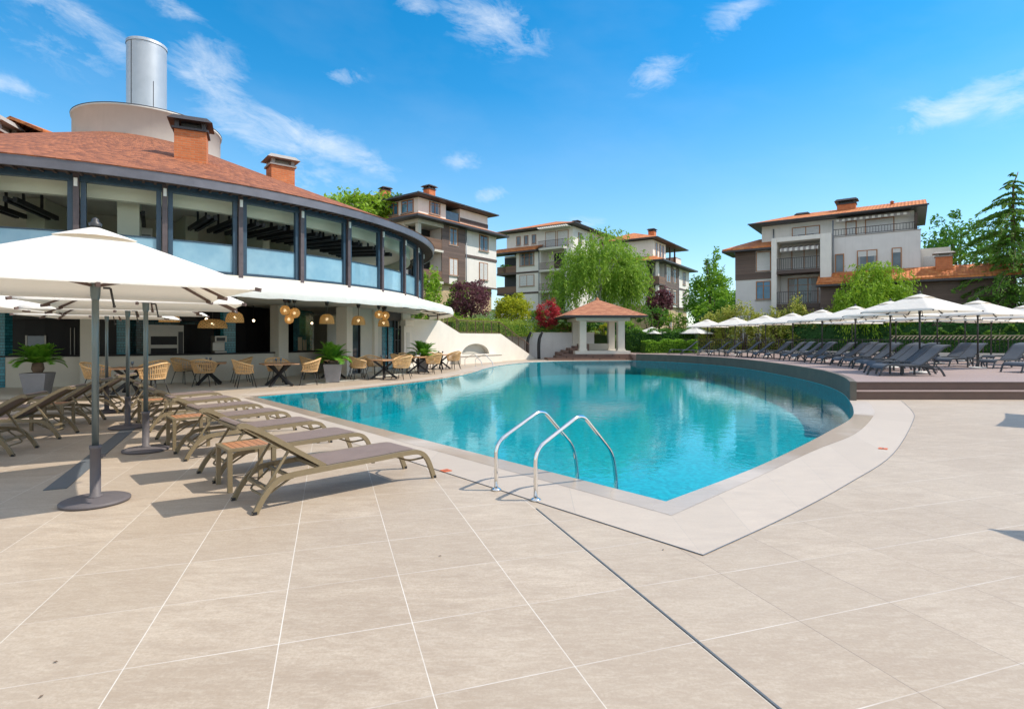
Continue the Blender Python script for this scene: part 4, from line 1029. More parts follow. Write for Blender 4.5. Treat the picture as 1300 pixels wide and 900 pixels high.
# --- nearest house on the left
H1 = thing('apartment_house', 'tall white and brown house rising directly behind the round restaurant', 'house', (-8.16, 48, 0), R(53.9))
blk(H1, 'base', 'stone', (.4, 10.8, .4, 9, 2, 6.68))
blk(H1, 'wall', 'plaster_white', (3.1, 11.1, 0, 9, 6.7, 12.05), (0, 3.1, 1.7, 9, 6.7, 12.05))
blk(H1, 'balcony_slab', 'plaster_cream', (-.1, 3.09, -.1, 1.69, 6.6, 6.8), (-.1, 3.09, -.1, 1.69, 9.45, 9.65), (-.1, 3.09, -.1, 1.69, 11.7, 12.05))
blk(H1, 'column', 'plaster_cream', (0, .35, 0, .35, 6.81, 9.44), (0, .35, 0, .35, 9.66, 11.69))
fblk(H1, 'cladding', 'wood_dark', 'R', (2.9, 3.88, 6.72, 12.0, .003, .08), (5.12, 6.15, 6.72, 12.0, .003, .08), (3.88, 5.12, 9.15, 10.28, .003, .08))
fblk(H1, 'balcony_front', 'wood_brown', 'R', (.0, 2.88, 9.66, 10.6, .0, .07), (.0, 2.88, 6.82, 7.75, .0, .07))
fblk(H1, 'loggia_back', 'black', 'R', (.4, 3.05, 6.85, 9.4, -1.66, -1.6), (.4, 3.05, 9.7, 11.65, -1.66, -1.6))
fblk(H1, 'band', 'band', 'R', (6.16, 11.14, 9.45, 9.72, .003, .06), (6.16, 11.14, 6.62, 6.8, .003, .08))
window(H1, 'R', 3.9, 5.1, 10.32, 11.95); window(H1, 'R', 3.9, 5.1, 7.5, 9.1, shutter=1)
window(H1, 'R', 8.3, 9.75, 10.35, 11.95); window(H1, 'R', 8.3, 9.65, 7.45, 9.2, shutter=1)
pipe(H1, 'R', 6.25, 4, 12)
pent(H1, -.95, 12.0, -.95, 9.8, 12.25, 1.75, .62)
blk(H1, 'upper_wall', 'plaster_white', (.75, 4.3, .75, 8.5, 12.6, 14.2), (4.3, 6.3, 2.6, 8.5, 12.6, 14.2), (6.3, 10.6, .75, 8.5, 12.6, 14.2))
fblk(H1, 'dark_recess', 'soffit', 'R', (4.32, 6.28, 12.85, 14.18, -2.58, -2.5)); fblk(H1, 'glass_screen', 'glass', 'R', (4.32, 6.28, 12.88, 13.7, -.9, -.86))
fblk(H1, 'band', 'soffit', 'R', (6.32, 10.62, 12.95, 13.35, -.745, -.70))
window(H1, 'R', 2.1, 3.5, 13.0, 14.12, -.745); window(H1, 'L', 1.35, 2.9, 12.95, 14.12, -.745, 'glass_blue'); window(H1, 'L', 3.35, 4.5, 12.95, 14.12, -.745, 'glass_blue')
hip(H1, .0, 11.3, .0, 9.2, 14.42, 1.3, fas=.16)
chimney(H1, 4.4, 3.0, 14.6, .85, .8, 1.35, .35, 0, 'eave')

# --- middle house
H2 = thing('apartment_house', 'broad white house with stacked balconies behind the yellow green bush', 'house', (7.8, 73, 0), R(56))
blk(H2, 'base', 'stone', (.3, 11.5, .3, 12, 3, 5.6))
blk(H2, 'wall', 'plaster_white', (1.9, 12, 0, 12, 5.2, 13.7), (0, 1.9, 4.7, 8.7, 5.2, 13.7), (0, 1.0, 0, .85, 5.2, 13.7))
blk(H2, 'balcony_slab', 'plaster_cream', *[(-.5, 1.88, .86, 4.69, z - .28, z) for z in (8.1, 10.95, 13.9)])
blk(H2, 'loggia_floor', 'band', *[(-.1, 1.88, 8.72, 12, z - .28, z) for z in (5.6, 8.1, 10.95)])
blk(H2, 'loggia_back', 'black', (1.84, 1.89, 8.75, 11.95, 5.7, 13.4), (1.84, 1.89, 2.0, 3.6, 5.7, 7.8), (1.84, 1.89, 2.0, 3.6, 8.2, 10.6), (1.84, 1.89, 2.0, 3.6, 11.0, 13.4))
fblk(H2, 'cladding', 'wood_brown', 'L', (.9, 1.9, 11.0, 13.4, -1.84, -1.8), (8.75, 12, 5.7, 6.7, -.06, .0), (8.75, 12, 8.1, 9.0, -.06, .0), (8.75, 12, 10.95, 11.9, -.06, .0))
fblk(H2, 'band', 'band', 'L', (4.7, 8.7, 10.7, 10.95, .003, .06), (4.7, 8.7, 7.85, 8.1, .003, .06))
for z in (8.1, 10.95): bal(H2, 'L', .9, 4.65, z, .48, 'rail_brown')
window(H2, 'L', 5.7, 8.1, 11.75, 13.55, n=3); window(H2, 'L', 5.7, 8.1, 8.9, 10.5, n=2, shutter=1)
window(H2, 'L', 2.1, 3.5, 5.7, 7.7)
pipe(H2, 'L', 4.9, 5, 13.6); pipe(H2, 'L', .88, 5, 13.6)
blk(H2, 'upper_wall', 'plaster_white', (1.0, 11.5, 0.2, 11, 13.92, 16.7))
for s in (6.0, 7.3, 8.6): window(H2, 'L', s, s + .7, 14.9, 16.2, -.995, n=1)
window(H2, 'L', .9, 2.6, 14.0, 16.3, -.995, n=1, shutter=1); window(H2, 'L', 2.8, 4.5, 14.0, 16.3, -.995, n=1, shutter=1)
bal(H2, 'L', .3, 4.8, 13.92, .45)
mb = MB(); mb.hexa([(-1.0, 4.9, 13.75), (1.0, 4.9, 14.5), (1.0, 12.6, 14.5), (-1.0, 12.6, 13.75)], [(-1.0, 4.9, 13.9), (1.0, 4.9, 14.65), (1.0, 12.6, 14.65), (-1.0, 12.6, 13.9)]); mb.build('lower_roof', 'roof', H2)
blk(H2, 'lower_eave', 'eave', (-1.03, .9, 4.88, 12.63, 13.55, 13.74))
mb = MB()
for k in range(14): mb.box(-.9, 1.0, .3 + .33 * k, .42 + .33 * k, 16.5, 16.66)
mb.build('pergola_beams', 'white_paint', H2)
for s in (2.5, 6, 9.2):
    for z in (9.0, 11.8, 14.7): window(H2, 'R', s, s + 1.1, z, z + 1.4, .0 if z < 14 else -.195)
hip(H2, -.2, 12.6, -.7, 12, 16.95, 1.9, fas=.16)
chimney(H2, 8.5, 3.5, 17.4, .9, .8, 1.3, .35, 0, 'eave')

# --- house to the right of the willow
H3 = thing('apartment_house', 'stepped house with brown timber corner to the right of the big willow', 'house', (20.3, 76.5, 0), R(56))
blk(H3, 'base', 'stone', (.3, 14.3, .3, 10, 1.5, 6.3))
blk(H3, 'wall', 'plaster_white', (2.6, 14.6, 0, 11, 6.3, 12.3), (0, 2.6, 1.9, 11, 6.3, 12.3))
blk(H3, 'balcony_slab', 'band', *[(-.2, 2.58, -.2, 1.88, z - .25, z) for z in (6.4, 9.3)]); blk(H3, 'column', 'plaster_white', (0, .4, 0, .4, 9.31, 12.3), (0, .4, 0, .4, 6.41, 9.04))
blk(H3, 'balcony_front', 'wood_brown', (.0, 2.58, -.12, -.04, 9.31, 10.3), (-.12, -.04, 0, 1.88, 9.31, 10.3), (.0, 2.58, -.12, -.04, 6.41, 7.3))
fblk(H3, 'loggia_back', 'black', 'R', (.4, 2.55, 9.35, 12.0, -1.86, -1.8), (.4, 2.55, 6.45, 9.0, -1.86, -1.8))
fblk(H3, 'cladding', 'wood_dark', 'R', (2.62, 8.9, 8.9, 9.7, .003, .08), (2.62, 3.2, 6.35, 12.25, .003, .079), (5.4, 6.3, 6.35, 12.25, .003, .081), (8.0, 8.9, 6.35, 12.25, .003, .079))
window(H3, 'R', 3.3, 5.3, 9.8, 12.0, shutter=.6); window(H3, 'R', 3.3, 5.3, 6.7, 8.7, glass='glass_blue'); window(H3, 'R', 6.5, 7.9, 6.7, 8.7); window(H3, 'R', 6.5, 7.9, 9.9, 12.0)
window(H3, 'R', 11.2, 12.6, 10.0, 12.0); window(H3, 'R', 11.2, 12.6, 6.9, 8.9); window(H3, 'R', 5.3, 6.8, 3.1, 4.9, -.295)
fblk(H3, 'band', 'band', 'R', (8.92, 14.63, 9.1, 9.35, .003, .06), (8.92, 14.63, 6.2, 6.4, .003, .08)); pipe(H3, 'R', 8.95, 3, 12.2)
pent(H3, -1.1, 15.7, -1.1, 12, 12.5, 2.2, .85)
blk(H3, 'upper_wall', 'plaster_white', (.9, 6.4, 1.1, 10.5, 12.9, 15.6), (6.4, 14, 3.6, 10.5, 12.9, 15.6), (11.4, 14, 1.1, 3.6, 12.9, 14.4))
for s in (2.0, 3.6, 4.8): window(H3, 'R', s, s + .7, 13.5, 15.3, -1.095, n=1)
fblk(H3, 'dark_recess', 'soffit', 'R', (6.5, 11.4, 13.1, 15.5, -3.58, -3.5))
for s in (6.5, 8.9, 11.2): blk(H3, 'post', 'soffit', (s, s + .2, 1.2, 1.4, 12.9, 15.6))
hip(H3, .0, 14.6, .2, 11.3, 15.85, 1.9, fas=.16)
chimney(H3, 6.5, 3.2, 16.3, 1.0, .9, 1.5, .35, 0, 'eave')

# --- house on the right
H4 = thing('apartment_house', 'grey white house with striped awnings and iron balconies behind the right umbrellas', 'house', (20.6, 50.8, 0), R(-35.9))
blk(H4, 'wall', 'plaster_shade', (0, 3.18, 0, 8, 1.2, 9.6), (3.19, 7.75, 1.0, 8, 1.2, 10.2), (7.76, 13.7, 0, 8, 1.2, 10.05))
fblk(H4, 'cladding', 'wood_dark', 'R', (-.02, 1.72, 6.95, 9.5, .003, .07), (3.0, 3.17, 6.95, 9.5, .003, .07), (1.72, 3.0, 6.95, 7.55, .003, .07))
window(H4, 'R', 1.77, 3.0, 7.62, 9.4, n=1, shutter=1); window(H4, 'R', 1.77, 3.0, 5.1, 6.75, glass='glass_blue')
mb = MB(); mb.hexa([(-.95, -.95, 9.62), (3.17, -.95, 9.62), (3.17, 3.0, 10.9), (1.4, 3.0, 10.9)], [(-.95, -.95, 9.74), (3.17, -.95, 9.74), (3.17, 3.0, 11.02), (1.4, 3.0, 11.02)]); mb.build('lower_roof', 'roof', H4)
blk(H4, 'lower_eave', 'eave', (-.98, 3.15, -.98, -.2, 9.46, 9.615), (-.98, -.2, -.2, 3, 9.46, 9.615))
# balcony bay
blk(H4, 'pillar', 'plaster_white', (3.2, 3.62, -.9, .98, 1.2, 10.35)); blk(H4, 'pillar', 'plaster_white', (6.95, 7.75, -.9, .98, 4.3, 10.35))
blk(H4, 'beam', 'plaster_white', (3.63, 6.94, -.9, .9, 9.98, 10.34)); blk(H4, 'balcony_slab', 'band', (3.63, 6.94, -.95, .98, 7.2, 7.5), (3.2, 7.75, -.95, .98, 4.2, 4.29), (3.63, 6.94, -.95, .98, 4.3, 4.6))
bal(H4, 'R', 3.65, 6.92, 7.5, .88, h=1.05, step=.17); bal(H4, 'R', 3.65, 6.92, 4.6, .88, h=1.05, step=.17)
window(H4, 'R', 4.5, 6.5, 7.52, 9.45, -.995, n=2, shutter=1); window(H4, 'R', 4.2, 6.6, 4.62, 6.95, -.995, 'glass', n=3)
mb = MB(); mb.hexa([(3.9, -.85, 9.35), (6.8, -.85, 9.35), (6.8, .9, 9.75), (3.9, .9, 9.75)], [(3.9, -.85, 9.38), (6.8, -.85, 9.38), (6.8, .9, 9.78), (3.9, .9, 9.78)]); mb.box(3.9, 6.8, -.88, -.852, 9.12, 9.36); mb.build('awning', 'stripe', H4)
blk(H4, 'balcony_wall', 'wood_dark', (3.2, 7.75, -.88, .9, 1.2, 4.19))
fblk(H4, 'balcony_front', 'wood_brown', 'R', (3.2, 7.75, 1.9, 3.0, .9, .96))
# right block
window(H4, 'R', 7.95, 8.6, 7.1, 8.65, n=1); window(H4, 'R', 9.5, 10.9, 6.9, 8.8, n=2, shutter=.25); window(H4, 'R', 11.85, 12.5, 7.1, 8.8, n=1, shutter=.2)
fblk(H4, 'coping', 'concrete', 'R', (7.74, 13.74, 10.055, 10.12, -.3, .04)); bal(H4, 'R', 7.78, 13.6, 10.12, .02, h=.6, step=.2)
blk(H4, 'upper_wall', 'plaster_white', (2.0, 7.7, 1.2, 8, 9.9, 11.85), (7.7, 13.3, 1.2, 8, 9.9, 11.85))
window(H4, 'R', 4.5, 6.7, 10.55, 11.45, -1.195, n=2, shutter=.8); window(H4, 'R', 8.6, 9.4, 9.95, 11.5, -1.195, n=1, shutter=1); window(H4, 'R', 10.0, 12.0, 9.95, 11.5, -1.195, n=1, shutter=1)
mb = MB(); mb.hexa([(8.0, .4, 11.58), (13.0, .4, 11.58), (13.0, 1.15, 11.75), (8.0, 1.15, 11.75)], [(8.0, .4, 11.61), (13.0, .4, 11.61), (13.0, 1.15, 11.78), (8.0, 1.15, 11.78)]); mb.box(8.0, 13.0, .37, .398, 11.42, 11.59); mb.build('awning', 'stripe', H4)
blk(H4, 'end_screen', 'soffit', (13.32, 13.5, .3, 8, 9.9, 11.5)); pipe(H4, 'R', 7.8, 6, 11.5, .08); pipe(H4, 'R', 3.0, 9.9, 11.5, -1.1)
hip(H4, 1.2, 14.1, .0, 9.0, 12.02, 1.25, hipr=False, inset=3.5, fas=.18)
chimney(H4, 8.5, 3.4, 12.6, 1.4, .9, .75, .42, 0, 'eave'); chimney(H4, 5.0, 3.8, 12.2, .9, .8, .5, .4, 0, 'eave')
mb = MB(); mb.lathe([(.12, 0), (.12, .45), (.2, .46), (.02, .6)], 10, (11.8, 3.0, 12.6), cap1=True); mb.build('roof_vent', 'brick', H4)
blk(H4, 'annex_wall', 'wood_dark', (7.0, 19, -1.3, -.02, 1.0, 6.0)); blk(H4, 'annex_wall', 'plaster_white', (7.6, 9.6, -1.36, -1.303, .6, 3.2))
mb = MB(); mb.hexa([(6.8, -2.0, 6.02), (19.5, -2.0, 6.02), (19.5, -.01, 7.0), (6.8, -.01, 7.0)], [(6.8, -2.0, 6.16), (19.5, -2.0, 6.16), (19.5, -.01, 7.14), (6.8, -.01, 7.14)])
lr = mb.build('annex_roof', 'roof', H4); blk(H4, 'lower_eave', 'eave', (6.78, 19.5, -2.03, -1.25, 5.85, 6.015))
blk(H4, 'rear_wing', 'plaster_white', (13.72, 15.6, 1.5, 6, 6.0, 8.75)); fblk(H4, 'louvre', 'shutter', 'R', (13.9, 15.0, 7.0, 8.1, -1.495, -1.45))
chimney(H4, 15.1, -.4, 6.7, 1.0, .7, 1.05, .3, 0, 'concrete')
# small house roof peeking over the restaurant
H5 = thing('distant_house', 'grey hipped roof with a brick chimney half hidden above the restaurant roof', 'house', (-17.2, 60, 0), R(40))
blk(H5, 'wall', 'plaster_cream', (0, 9, 0, 8, 3, 16.6)); hip(H5, -.8, 9.8, -.8, 8.8, 16.9, 1.8); chimney(H5, 5, 2.5, 17.6, 1.0, .9, 1.4, .35, 0, 'eave')
# ------------------------------------------------------------------ sun loungers
def make_lounger(label, metal, sling, loc, rz, group, curved=False):
    t = thing('sun_lounger', label, 'lounger', loc, rz, group); L = 1.97; Wd = .31
    side = [(.0, 0), (.07, .13), (.17, .245), (.30, .30), (.66, .315), (1.2, .325), (1.62, .335), (1.78, .315), (1.88, .22), (1.97, 0)]
    path = [(x, z) for x, _, z in smooth_path([(x, 0, z) for x, z in side], 4)]
    for y in (-Wd, Wd):
        mb = MB(); mb.ribbon([(x, y, z) for x, z in path], .035, .05); mb.build('side_frame', metal, t)
    mb = MB(); fe = [(x, z) for x, z in path if .66 <= x <= (1.9 if curved else 1.76)]
    mb.smooth = True
    up = [[mb.bm.verts.new((x, y, z + .028)) for y in (-Wd + .02, Wd - .02)] for x, z in fe]; dn = [[mb.bm.verts.new((x, y, z + .012)) for y in (-Wd + .02, Wd - .02)] for x, z in fe]
    for a, b, c, d in zip(up, up[1:], dn, dn[1:]): mb.face([a[0], b[0], b[1], a[1]]); mb.face([c[1], d[1], d[0], c[0]])
    mb.build('seat', sling, t)
    # backrest
    if curved: bp = [(.68, .335), (.45, .50), (.22, .68), (.02, .86), (-.10, .93), (-.20, .95)]
    else: bp = [(.68, .335), (.40, .52), (.12, .71), (-.04, .80), (-.10, .815), (-.13, .80)]
    bp = [(x, z) for x, _, z in smooth_path([(x, 0, z) for x, z in bp], 3)]
    fr = MB()
    for y in (-Wd + .035, Wd - .035): fr.ribbon([(x, y, z) for x, z in bp], .035, .045)
    fr.beam((bp[-1][0], -Wd + .02, bp[-1][1]), (bp[-1][0], Wd - .02, bp[-1][1]), .03, .03); fr.beam((.62, -Wd, .33), (.62, Wd, .33), .03, .03); bf = fr.build('back_frame', metal, t)
    mb = MB(); mb.smooth = True
    up = [[mb.bm.verts.new((x - .012, y, z + .024)) for y in (-Wd + .05, Wd - .05)] for x, z in bp]; dn = [[mb.bm.verts.new((x - .004, y, z + .010)) for y in (-Wd + .05, Wd - .05)] for x, z in bp]
    for a, b, c, d in zip(up, up[1:], dn, dn[1:]): mb.face([a[0], b[0], b[1], a[1]]); mb.face([c[1], d[1], d[0], c[0]])
    mb.build('backrest', sling, t)
    mb = MB()
    for y in (-Wd + .06, Wd - .06): mb.beam((.33, y, .53), (.12, y, .20), .022, .022)
    mb.beam((.12, -Wd + .06, .20), (.12, Wd - .06, .20), .022, .022); mb.tube(rounded([(.38, -Wd + .02, .30), (.12, -Wd + .1, .12), (.12, Wd - .1, .12), (.38, Wd - .02, .30)], .08), .011, 6)
    mb.build('support_strut', metal, t)
    mb = MB()
    for x, z in ((.14, .20), (1.2, .30), (.34, .285)): mb.beam((x, -Wd, z), (x, Wd, z), .03, .03)
    mb.tube(rounded([(1.84, -Wd + .02, .25), (1.70, -Wd + .1, .22), (1.70, Wd - .1, .22), (1.84, Wd - .02, .25)], .08), .012, 6); mb.build('crossbar', metal, t)
    for y in (-Wd, Wd):
        for x in (1.972, 0): mb = MB(); mb.box(x - .018, x + .018, y - .019, y + .019, -.001, .03); mb.build('foot', 'black', t)
    return t
def make_table(label, metal, top, loc, rz, group, s=.22, h=.45):
    t = thing('side_table', label, 'side table', loc, rz, group)
    for x in (-1, 1):
        for y in (-1, 1): mb = MB(); mb.box(x * s - .022, x * s + .022, y * s - .022, y * s + .022, 0, h - .03); mb.build('leg', metal, t)
    mb = MB()
    for k in (-1, 1): mb.box(-s - .025, s + .025, k * s - .024, k * s + .024, h - .028, h); mb.box(k * s - .024, k * s + .024, -s + .025, s - .025, h - .028, h)
    mb.build('frame', metal, t)
    mb = MB()
    for k in range(5): mb.box(-s + .026, s - .026, -s + .03 + k * .079, -s + .10 + k * .079, h - .02, h + .002)
    mb.build('tabletop', top, t); return t
GB = 'beige loungers beside the pool corner'
ed = Vector((-.6588, .7523)); ax = Vector((.73, .68)).normalized(); first = None
for k in range(7):
    f_ = Vector((-1.11, 6.58)) + ed * (1.46 * k); h_ = f_ - ax * 1.97
    lab = ('beige lounger with raised back nearest the camera, first from the pool corner' if k == 0 else 'beige lounger, %s from the camera in the pool edge row' % ORD[k])
    rz = math.atan2(ax.y, ax.x) + (0, .015, -.02, .01, -.015, .02, .0)[k]
    if k == 0: first = make_lounger(lab, 'beige_metal', 'sling_beige', (h_.x, h_.y, 0), rz, GB)
    else: dup(first, (h_.x, h_.y, 0), rz, lab, GB)
axl = Vector((-.957, -.29)); GL = 'beige loungers facing away on the left'
for k, (hx, hy) in enumerate(((-6.45, 6.5), (-6.88, 7.8), (-7.31, 9.1), (-7.95, 10.6), (-8.5, 12.1))):
    dup(first, (hx, hy, 0), math.atan2(axl.y, axl.x), 'beige lounger facing left, %s from the camera in the left row' % ORD[k], GL)
GT = 'slatted side tables among the beige loungers'
tb = make_table('orange slatted beige side table beside the backrest of the nearest lounger', 'beige_metal', 'orange_wood', (-2.92, 6.05, 0), .73, GT)
p = Vector((-2.92, 6.05)) + ed * 2.92; dup(tb, (p.x, p.y, 0), .73, 'orange slatted beige side table between the third and fourth poolside loungers', GT)
p = Vector((-2.92, 6.05)) + ed * 5.84; dup(tb, (p.x, p.y, 0), .73, 'orange slatted beige side table between the fifth and sixth poolside loungers', GT)
dup(tb, (-8.2, 9.85, 0), .3, 'orange slatted beige side table between two left row loungers', GT)
# dark loungers on the deck
GD = 'dark grey loungers on the raised deck'; row = [(11.4, 17.4), (12.0, 18.5), (12.85, 20.1), (13.25, 21.2), (13.75, 22.8), (13.95, 23.9), (14.2, 25.6), (14.3, 26.7), (14.45, 28.5), (14.45, 29.6), (14.4, 31.4), (14.25, 32.6), (14.0, 34.3), (13.75, 35.5), (13.3, 37.2), (12.95, 38.4), (12.3, 40.1), (11.8, 41.6)]
dl = None
for k, (fx, fy) in enumerate(row):
    rz = R(180) + R(-2 + (k % 3) * 2 - k * .6); hx, hy = fx - 1.97 * math.cos(rz), fy - 1.97 * math.sin(rz)
    lab = 'dark grey lounger at the deck steps end, front of the poolside row' if k == 0 else 'dark grey lounger, %s from the deck steps in the poolside row' % ORD[k]
    if dl is None: dl = make_lounger(lab, 'slate_metal', 'sling_slate', (hx, hy, DZ), rz, GD, True)
    else: dup(dl, (hx, hy, DZ), rz, lab, GD)
GE = 'dark grey loungers in the rear row'
for k, (fx, fy) in enumerate(((17.1, 18.9), (18.5, 21.6), (17.9, 23.0), (19.0, 25.0), (18.5, 26.4), (19.0, 28.2), (18.8, 29.6), (18.8, 31.4), (18.5, 32.9), (18.2, 34.6), (17.8, 36.2), (17.2, 38.0), (22.8, 25.2), (23.2, 27.0))):
    rz = R(180 + 16 - k * .8); hx, hy = fx - 1.97 * math.cos(rz), fy - 1.97 * math.sin(rz)
    dup(dl, (hx, hy, DZ), rz, 'dark grey lounger, %s from the deck steps in the rear row' % ORD[k] if k < 12 else 'dark grey lounger standing %s behind the rear row near the fence' % ('alone' if k == 12 else 'last'), GE)
GS = 'dark side tables on the deck'; st = None
for k, (x, y) in enumerate(((12.7, 17.95), (13.9, 20.65), (14.8, 23.35), (15.2, 26.15), (15.4, 29.05), (15.2, 32.0), (14.9, 34.9), (14.2, 37.8), (18.9, 22.4), (19.6, 25.8), (19.9, 28.9), (17.9, 18.1))):
    lab = 'dark square side table, %s from the steps between poolside loungers' % ORD[k] if k < 8 else ('dark square side table, %s from the steps in the rear row' % ORD[k - 8] if k < 11 else 'dark square side table beside the nearest rear lounger')
    if st is None: st = make_table(lab, 'slate_metal', 'slate_metal', (x, y, DZ), .1, GS, .23, .42)
    else: dup(st, (x, y, DZ), .1 + k * .05, lab, GS)

# ------------------------------------------------------------------ umbrellas
def make_umbrella(label, loc, rz, group, pole, base):
    t = thing('parasol', label, 'umbrella', loc, rz, group); h = 1.2; zc, ze, za = 2.09, 2.12, 2.67
    mb = MB(); mb.lathe([(.275, 0), (.29, .01), (.29, .028), (.265, .04), (.10, .052), (.06, .056)], 40, cap0=True, cap1=True); mb.build('base', base, t)
    mb = MB(); mb.lathe([(.062, .056), (.062, .07), (.045, .075), (.045, .52), (.05, .525), (.05, .56), (.036, .56)], 18, cap1=True); mb.box(.044, .08, -.012, .012, .44, .465); mb.build('sleeve', 'pole_dark' if pole == 'pole_dark' else 'base_plate', t)
    mb = MB(); mb.tube([(0, 0, .55), (0, 0, 2.6)], .03, 14); mb.build('pole', pole, t)
    mb = MB(); mb.lathe([(.031, 1.98), (.040, 2.02), (.044, 2.12), (.038, 2.15), (.031, 2.15)], 14); mb.build('hub', pole, t)
    # canopy: four sagging panels
    mb = MB(); mb.smooth = False; N, Q = 8, 12
    cor = [(h, -h), (h, h), (-h, h), (-h, -h)]
    for k in range(4):
        a, b = cor[k], cor[(k + 1) % 4]; g = []
        for i in range(N + 1):
            u = .10 + .90 * i / N; rw = []
            for j in range(Q + 1):
                v = j / Q; s = math.sin(PI * v); x = (a[0] + (b[0] - a[0]) * v) * u; y = (a[1] + (b[1] - a[1]) * v) * u
                z = za - (za - zc) * u ** 1.05 - .02 * s * math.sin(PI * min(1, u)) * u
                inn = 1 - .05 * s * u ** 3; rw.append((x * inn, y * inn, z))
            g.append([mb.bm.verts.new(p) for p in rw])
        for i in range(N):
            for j in range(Q): mb.smooth = True; mb.face([g[i][j], g[i + 1][j], g[i + 1][j + 1], g[i][j + 1]])
        for j in range(Q):
            e0, e1 = g[N][j], g[N][j + 1]; lo = [mb.bm.verts.new(Vector(v.co) + Vector((0, 0, -.035))) for v in (e0, e1)]; mb.face([e0, lo[0], lo[1], e1])
    bmesh.ops.remove_doubles(mb.bm, verts=mb.bm.verts, dist=.0005); cn = mb.build('canopy', 'canvas', t)
    mb = MB()
    for k in range(4):
        a, b = cor[k], cor[(k + 1) % 4]; f = .27; g = []
        for i in range(4):
            u = f * (.02 + .98 * i / 3); g.append([mb.bm.verts.new(((a[0] + (b[0] - a[0]) * j / 6) * u, (a[1] + (b[1] - a[1]) * j / 6) * u, za + .028 - (za - zc) * u * 1.0 + .03 * math.sin(PI * j / 6) * (i / 3))) for j in range(7)])
        mb.smooth = True
        for i in range(3):
            for j in range(6): mb.face([g[i][j], g[i + 1][j], g[i + 1][j + 1], g[i][j + 1]])
    bmesh.ops.remove_doubles(mb.bm, verts=mb.bm.verts, dist=.0005); mb.build('vent_cap', 'canvas', cn)
    mb = MB(); mb.lathe([(.05, .0), (.055, .03), (.03, .05), (.028, .075), (.005, .09)], 14, (0, 0, za + .025), cap1=True); mb.build('finial', 'pole_dark', cn)
    for k in range(8):
        an = PI / 4 * k + PI / 4; r_ = h * (1.414 if k % 2 == 0 else .95); c, s = math.cos(an), math.sin(an); zz = zc - .012 if k % 2 == 0 else zc - .03
        mb = MB(); mb.beam((c * .05, s * .05, 2.58), (c * r_, s * r_, zz - .012), .022, .026); mb.beam((c * .05, s * .05, 2.12), (c * r_ * .5, s * r_ * .5, (2.57 + zz) / 2 - .03), .016, .02)
        mb.beam((c * (r_ - .07), s * (r_ - .07), zz - .006), (c * (r_ + .03), s * (r_ + .03), zz - .022), .03, .036); mb.build('rib', 'pole_dark' if pole == 'pole_dark' else 'deck_riser', t)
    mb = MB(); mb.beam((.06, 0, 2.1), (.12, 0, 2.1), .02, .02); mb.tube([(.12, 0, 2.1), (.15, 0, 1.92)], .01, 6); mb.tube([(.15, -.04, 1.92), (.15, .05, 1.92)], .014, 6); mb.build('crank', 'pole_dark', t)
    return t
GU = 'white parasols over the beige loungers'
u1 = make_umbrella('white parasol with oval grey base nearest the camera at left', (-4.08, 5.40, 0), R(38), GU, 'pole', 'base_plate')
for (x, y), lab in (((-5.24, 7.89), 'white parasol second from the camera, its base behind the nearest lounger'), ((-6.9, 9.9), 'white parasol third from the camera beside the slate strip'), ((-8.82, 12.0), 'white parasol fourth from the camera near the potted cycad'), ((-8.9, 8.5), 'white parasol over the left row of loungers, cut by the left frame edge')):
    dup(u1, (x, y, 0), R(38) + x * .03, lab, GU)
GV = 'white parasols over the raised deck'; u2 = None
for k, (x, y, zb, sc, rz) in enumerate(((13.9, 18.8, DZ, 1, 20), (15.3, 22.3, DZ, 1, 28), (16.0, 25.7, DZ, 1, 35), (16.25, 28.9, DZ, 1, 38), (16.7, 32.8, DZ, 1, 40), (16.5, 35.9, DZ, 1, 42), (15.9, 39.3, DZ, 1, 44), (15.45, 43.6, DZ, 1, 46),
        (18.5, 21.9, DZ, 1, 20), (19.9, 25.8, DZ, 1, 24), (20.4, 29.3, DZ, 1, 30), (20.6, 33.4, DZ, 1, 33), (23.2, 24.9, DZ, 1, 22), (23.5, 28.6, DZ, 1, 28), (26.5, 30.5, DZ, 1, 28))):
    lab = ('white parasol on the deck nearest the steps, first of the front row' if k == 0 else 'white deck parasol, %s from the steps in the front row' % ORD[k]) if k < 8 else ('white deck parasol, %s from the steps in the second row' % ORD[k - 8] if k < 12 else 'white deck parasol, %s from the steps in the rearmost row by the fence' % ORD[k - 12])
    if u2 is None: u2 = make_umbrella(lab, (x, y, zb), R(rz), GV, 'pole_dark', 'white_paint')
    else: dup(u2, (x, y, zb), R(rz), lab, GV)
dup(u2, (15.6, 46.9, .1), R(40), 'low white parasol below the farthest deck parasol', GV, (.93,) * 3)
dup(u2, (12.0, 47.3, .1), R(43), 'lone white parasol beside the hedge right of the gazebo', GV, (.93,) * 3)
for (x, y), lab in (((6.95, 3.43), 'white parasol outside the frame whose shadow falls on the right paving'), ((12.26, 10.1), 'white parasol outside the frame shading the paving below the deck steps')):
    dup(u1, (x, y, 0), R(2 if y < 5 else 45), lab, 'white parasols beyond the right edge')

